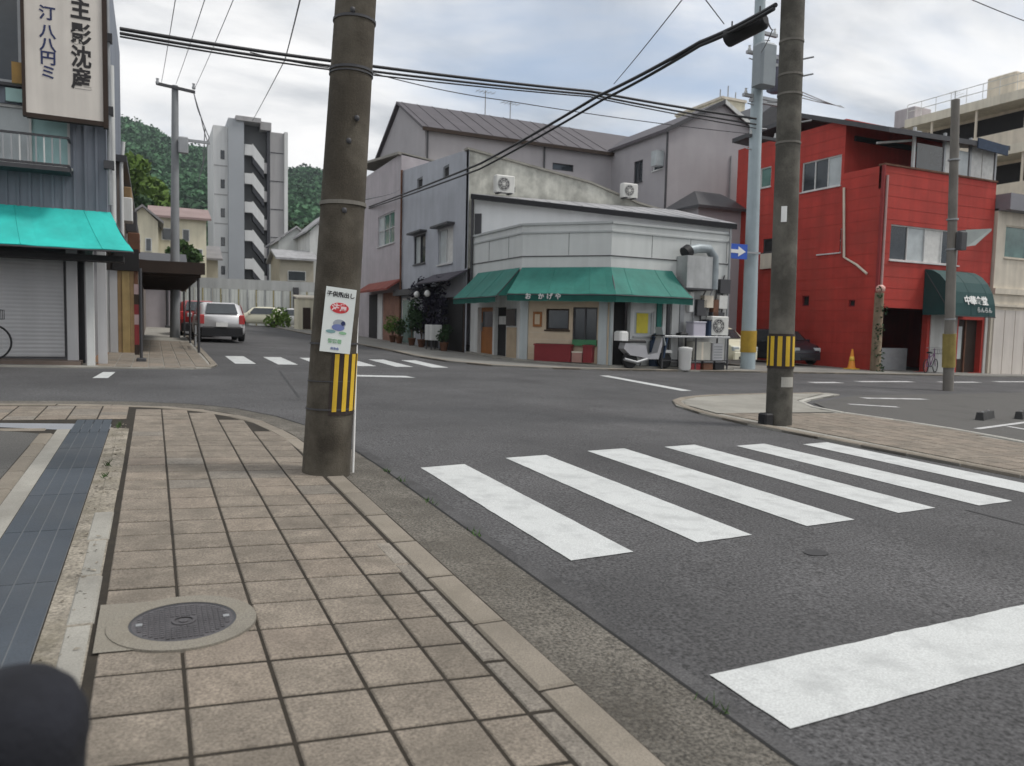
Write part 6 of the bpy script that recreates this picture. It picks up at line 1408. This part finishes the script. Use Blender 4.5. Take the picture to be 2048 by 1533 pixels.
xB = float(onY(1390, 650, 19.9)[0]); boxthing('storage_box', 'pale lilac plastic storage box on the steel work table', 'box', xB, 19.85, tz, .5, .4, .42, mat('box_lilac', (.5, .48, .55), .5, .06, 3.0), rim_lid(mat('lid_grey', (.4, .4, .46), .5, .06, 3.0)))
xC = float(onY(1414, 640, 19.9)[0]); boxthing('slim_case', 'dark navy slim case standing beside the air conditioner', 'case', xC+.03, 19.95, tz, .13, .4, .5, CRATEB, rim_lid(STEEL_D))
xC = float(onY(1362, 665, 19.9)[0]); boxthing('gas_stove', 'small black portable stove on the work table', 'stove', xC, 19.85, tz, .3, .28, .09, BLACK, lambda t, x, y, z, a, b, c: MB().lathe((x, y, z+c), [(.09, 0), (.1, .02), (.06, .03)], 12).build('burner', STEEL_D, t))
xD = float(onY(1354, 715, 19.8)[0]); bk = thing('white_bucket', 'tall white plastic bin in front of the work table', 'bin', (xD, 19.4, tg-.0)); MB().lathe((xD, 19.4, tg), [(.15, 0), (.19, .05), (.21, .62), (.225, .64), (.225, .68)], 18).build('body', WHITE, bk); MB().lathe((xD, 19.4, tg+.68), [(.23, .001), (.23, .03), (.1, .06), (.01, .065)], 18).build('lid', WHITE_D, bk)
xE = float(onY(1395, 700, 19.9)[0]); boxthing('cardboard_box', 'pale cardboard carton on the shelf under the work table', 'carton', xE, 19.85, tg+.311, .7, .4, .6, mat('carton_pale', (.44, .43, .38), .8, .1, 3.0), lambda t, x, y, z, a, b, c: MB().box(x-.04, x+.04, y-b/2-.004, y-b/2-.001, z, z+c-.03).build('tape', CREAM, t))
xF = float(onY(1426, 700, 19.9)[0]); boxthing('plastic_crate', 'grey louvred plastic crate under the table end', 'crate', xF, 19.85, tg+.311, .42, .4, .55, SHUT, lambda t, x, y, z, a, b, c: [MB().box(x-a/2+.04, x+a/2-.04, y-b/2-.012, y-b/2-.001, z+.06+.09*k, z+.1+.09*k).build('slat', STEEL, t) for k in range(5)])
for k, xx in enumerate((1380, 1405, 1428)): xq = float(onY(xx, 725, 19.9)[0]); boxthing('low_crate', ('dark maroon low crate under the table shelf', 'brown low crate under the middle of the shelf', 'black low crate under the table shelf end')[k], 'crate', xq, 19.8, tg, .4, .4, .22, (REDTILE, RUST, BLACK)[k], rim_lid(STEEL_D))
xT = float(onY(1330, 700, 19.75)[0]); boxthing('tarp_bundle', 'dark blue covered bundle between the scooter and work table', 'bundle', xT-.1, 20.05, tg, .5, .3, 1.0, CRATEB, lambda t, x, y, z, a, b, c: MB().bbox(x-a*.35, x+a*.35, y-b*.4, y+b*.4, z+c, z+c+.14, .06).build('top_fold', CRATEB, t), .1)
# red planter boxes on the chamfered corner
for k, (x0, x1, lab) in enumerate(((1076, 1148, 'long dark red planter box under the display window'), (1172, 1190, 'short dark red planter box by the corner pillar'))):
    r = FB.rect(x0, 700, x1, 728); t = thing('planter_box', lab, 'planter', FB.pt((r[0]+r[1])/2, FB.g(1)+.11, .25)); z0 = FB.g(1)+.11
    b = MB(); FB.box(b, r[0], r[1], z0, z0+.5, .1, .42); b.build('box', REDTILE, t); b = MB(); FB.box(b, r[0]-.02, r[1]+.02, z0+.501, z0+.55, .08, .44); b.build('rim', REDTILE, t)
    b = MB(); FB.box(b, r[0]+.04, r[1]-.04, z0+.551, z0+.56, .12, .4); b.build('soil', DARK, t)
r = FB.rect(1150, 705, 1170, 732); t = thing('pink_crate', 'low pinkish crate between the two red planters', 'crate', FB.pt((r[0]+r[1])/2, FB.g(1)+.11, .25)); z0 = FB.g(1)+.11
b = MB(); FB.box(b, r[0], r[1], z0, z0+.3, .12, .4); b.build('body', mat('crate_pink', (.36, .2, .17), .7, .2, 3.0), t); b = MB(); FB.box(b, r[0]-.01, r[1]+.01, z0+.301, z0+.34, .11, .41); b.build('rim', CREAM, t)
# air conditioners on the roofs
p = onY(1010, 385, 25.8); ac_unit('white air conditioner on the restaurant roof below the stained wall', float(p[0]), 25.9, float(onY(1010, 389, 25.9)[2]), .75, .66)
p = onY(1280, 398, 25.4); ac_unit('white air conditioner at the low end of the stained wall', float(p[0]), 26.2, float(onY(1280, 401, 26.2)[2]), .7, .6)

# ------------------------------------------------------------------ potted plants by the blue-grey house
def potted(lab, u, d, h_, r_, n, m, pot=RUST, leaf=.05):
    q = FG.pt(u, FG.g(u)+.05, d); t = thing('potted_plant', lab, 'plant', q)
    MB().lathe(q, [(.11, 0), (.16, .28), (.18, .3), (.18, .34), (.15, .34)], 14).build('pot', pot, t)
    st = MB()
    for k in range(5): a = k*1.3; st.tube([(q[0], q[1], q[2]+.3), (q[0]+.1*math.cos(a), q[1]+.1*math.sin(a), q[2]+.3+h_*.6)], .012, 5)
    st.build('stem', BARK, t); mb = MB()
    for k in range(6): leaf_cloud(mb, (q[0]+random.uniform(-r_, r_)*.5, q[1]+random.uniform(-r_, r_)*.5, q[2]+.35+h_*random.uniform(.3, .95)), (r_*.6, r_*.6, h_*.3), n//6, leaf)
    mb.build('leaves', m, t)
ul = lambda px: FG.uz(px, 680)[0]
potted('yellow-green low bush in a pot beside the pale door', ul(806), .5, .75, .45, 520, LEAF_L)
potted('rounded green potted bush next to the yellow-green one', ul(822), .55, .7, .4, 480, LEAF)
potted('tall dark leafy potted shrub below the globe lamps', ul(848), .55, 1.5, .45, 760, LEAF_D)
potted('dark bushy potted plant beside the brown door', ul(868), .55, 1.2, .5, 640, LEAF_D)
potted('small dark potted plant by the white cabinet', ul(915), .55, .6, .35, 380, LEAF_D)
t = thing('climbing_vine', 'dark purple-leaved vine over the house entrance', 'plant', FG.pt(ul(870), FG.g(1), .2)); mb = MB()
for k in range(50): leaf_cloud(mb, FG.pt(ul(842+58*random.random()), random.uniform(1.0, 3.15), .35), (.28, .4, .3), 46, .07)
mb.build('leaves', mat('foliage_purple', (.022, .02, .034), .7, .5, 2.0, spec=.2), t); MB().tube([FG.pt(ul(868), FG.g(1), .3), FG.pt(ul(866), 1.5, .28), FG.pt(ul(872), 2.8, .3)], .03, 6).build('stem', BARK, t)
q = FG.pt(ul(900), FG.g(1)+.05, .7); boxthing('white_cabinet', 'small white cabinet on legs outside the brown door', 'cabinet', q[0], q[1], q[2]+.4, .45, .75, .6, WHITE_D, lambda t, x, y, z, a, b, c: [MB().box(x+e*.18-.02, x+e*.18+.02, y+g*.3-.02, y+g*.3+.02, z-.4, z-.001).build('leg', STEEL_D, t) for e in (-1, 1) for g in (-1, 1)])
# weeds/bush and barrier at the far kerb, yellow street cabinet
p = G(405, 704); t = thing('roadside_barrier', 'low grey tube barrier at the kerb by the canopy', 'barrier', tuple(p))
for k in range(2): MB().tube([(1.2, p[1]+.2+2*k, gz(1.2, p[1])), (1.2, p[1]+.2+2*k, gz(1.2, p[1])+.8)], .04, 8).build('post', STEEL, t)
for z_ in (.45, .78): MB().tube([(1.2, p[1]+.2, gz(1.2, p[1])+z_), (1.2, p[1]+2.2, gz(1.2, p[1])+z_)], .03, 8).build('rail', STEEL, t)
p = far(553, 640, 56); mb = MB(); t = thing('roadside_bush', 'yellow-green bush between the cars at the fence', 'bush', gp(p[0], p[1])); 
for k in range(8): leaf_cloud(mb, (p[0]+random.uniform(-.6, .6), p[1]+random.uniform(-.3, .3), gz(p[0], p[1])+random.uniform(.3, 1.2)), (.5, .4, .5), 70, .12)
mb.build('leaves', LEAF_L, t); MB().tube([gp(p[0], p[1]), gp(p[0], p[1], .9)], .05, 6).build('stem', BARK, t)
p = far(618, 640, 52); q = thing('yellow_hut', 'small yellow-cream hut at the right end of the fence', 'hut', gp(p[0], p[1])); zq = gz(p[0], p[1])
MB().box(p[0]-.7, p[0]+.9, p[1], p[1]+1.6, zq, zq+2.1).build('wall', YWALL, q); MB().prism([(p[0]-.8, p[1]-.1, zq+2.1), (p[0]+1.0, p[1]-.1, zq+2.1), (p[0]+1.0, p[1]+1.7, zq+2.3), (p[0]-.8, p[1]+1.7, zq+2.3)], (0, 0, .08)).build('roof', CREAM, q); MB().box(p[0]-.4, p[0]+.1, p[1]-.03, p[1]-.002, zq+.1, zq+1.5).build('door', BROWN, q)

# ------------------------------------------------------------------ bicycles
def bicycle(nm, lab, x, y, z, m, yaw=0.0, r=.33):
    t = thing(nm, lab, 'bicycle', (x, y, z)); t.rotation_euler = (0, 0, yaw); OFF[t.name] = Vector((0, 0, 0))
    for cx_ in (-.52, .52):
        n = 28; w_ = MB().tube([(cx_+r*math.cos(2*math.pi*k/n), 0, r+.015+r*math.sin(2*math.pi*k/n)) for k in range(n+1)], .02, 6).build('wheel', BLACK, t)
        s_ = MB()
        for k in range(12): a = 2*math.pi*k/12; s_.tube([(cx_, 0, r+.015), (cx_+(r-.02)*math.cos(a), 0, r+.015+(r-.02)*math.sin(a))], .003, 4)
        s_.build('spokes', ALU, w_)
    f = MB(); bbk = (-.05, 0, .28); sd_ = (-.2, 0, .78); hd = (.36, 0, .8)
    for a, b in ((bbk, sd_), (bbk, hd), ((-.16, 0, .62), hd), (bbk, (-.52, 0, r)), (sd_, (-.52, 0, r)), (hd, (.52, 0, r)), (hd, (.33, 0, 1.0))): f.tube([a, b], .018, 7)
    f.build('frame', m, t); MB().bbox(-.36, -.1, -.08, .08, .8, .87, .03).build('saddle', BLACK, t)
    MB().tube([(.2, -.27, 1.02), (.33, -.1, 1.03), (.33, .1, 1.03), (.2, .27, 1.02)], .013, 6).build('handlebar', STEEL, t)
    bs = MB(); 
    for zz_ in (.78, .95): bs.tube([(.42, -.16, zz_), (.72, -.18, zz_), (.72, .18, zz_), (.42, .16, zz_), (.42, -.16, zz_)], .008, 5)
    for a, b in (((.42, -.16), (.42, -.16)), ((.72, -.18), (.72, -.18)), ((.72, .18), (.72, .18)), ((.42, .16), (.42, .16)), ((.72, 0), (.72, 0)), ((.57, -.17), (.57, -.17))): bs.tube([(a[0], a[1], .78), (b[0], b[1], .95)], .006, 4)
    bs.build('basket', STEEL_D, t); MB().tube([(-.05, -.1, .28), (-.05, .1, .28)], .05, 10).build('crank', STEEL, t); return t
bxx = float(onY(-6, 690, 17.05)[0])-.62; bicycle('bicycle', 'dark bicycle with basket parked before the grey shutter', bxx, 17.05, gz(bxx, 17.05)+.1-.0, STEEL_D)
q = onY(1862, 720, 21.0); bicycle('bicycle', 'small purple bicycle leaning by the garage opening', float(q[0]), 21.0, gz(q[0], 21)+.05, PURPLE, .3, .27)
# ================================================================== air between here and the hills
hz = MB().box(-720, 720, -100, 720, -14, 230).build('haze', bpy.data.materials.new('haze_air')); hz['kind'] = 'stuff'
hm = hz.data.materials[0]; hm.use_nodes = True; hn = hm.node_tree.nodes; hl = hm.node_tree.links
for n_ in list(hn):
    if n_.type == 'BSDF_PRINCIPLED': hn.remove(n_)
pv = hn.new('ShaderNodeVolumePrincipled'); pv.inputs['Density'].default_value = .00025; pv.inputs['Color'].default_value = (.80, .88, .97, 1); pv.inputs['Anisotropy'].default_value = .2
hl.new(pv.outputs[0], [n_ for n_ in hn if n_.type == 'OUTPUT_MATERIAL'][0].inputs['Volume'])
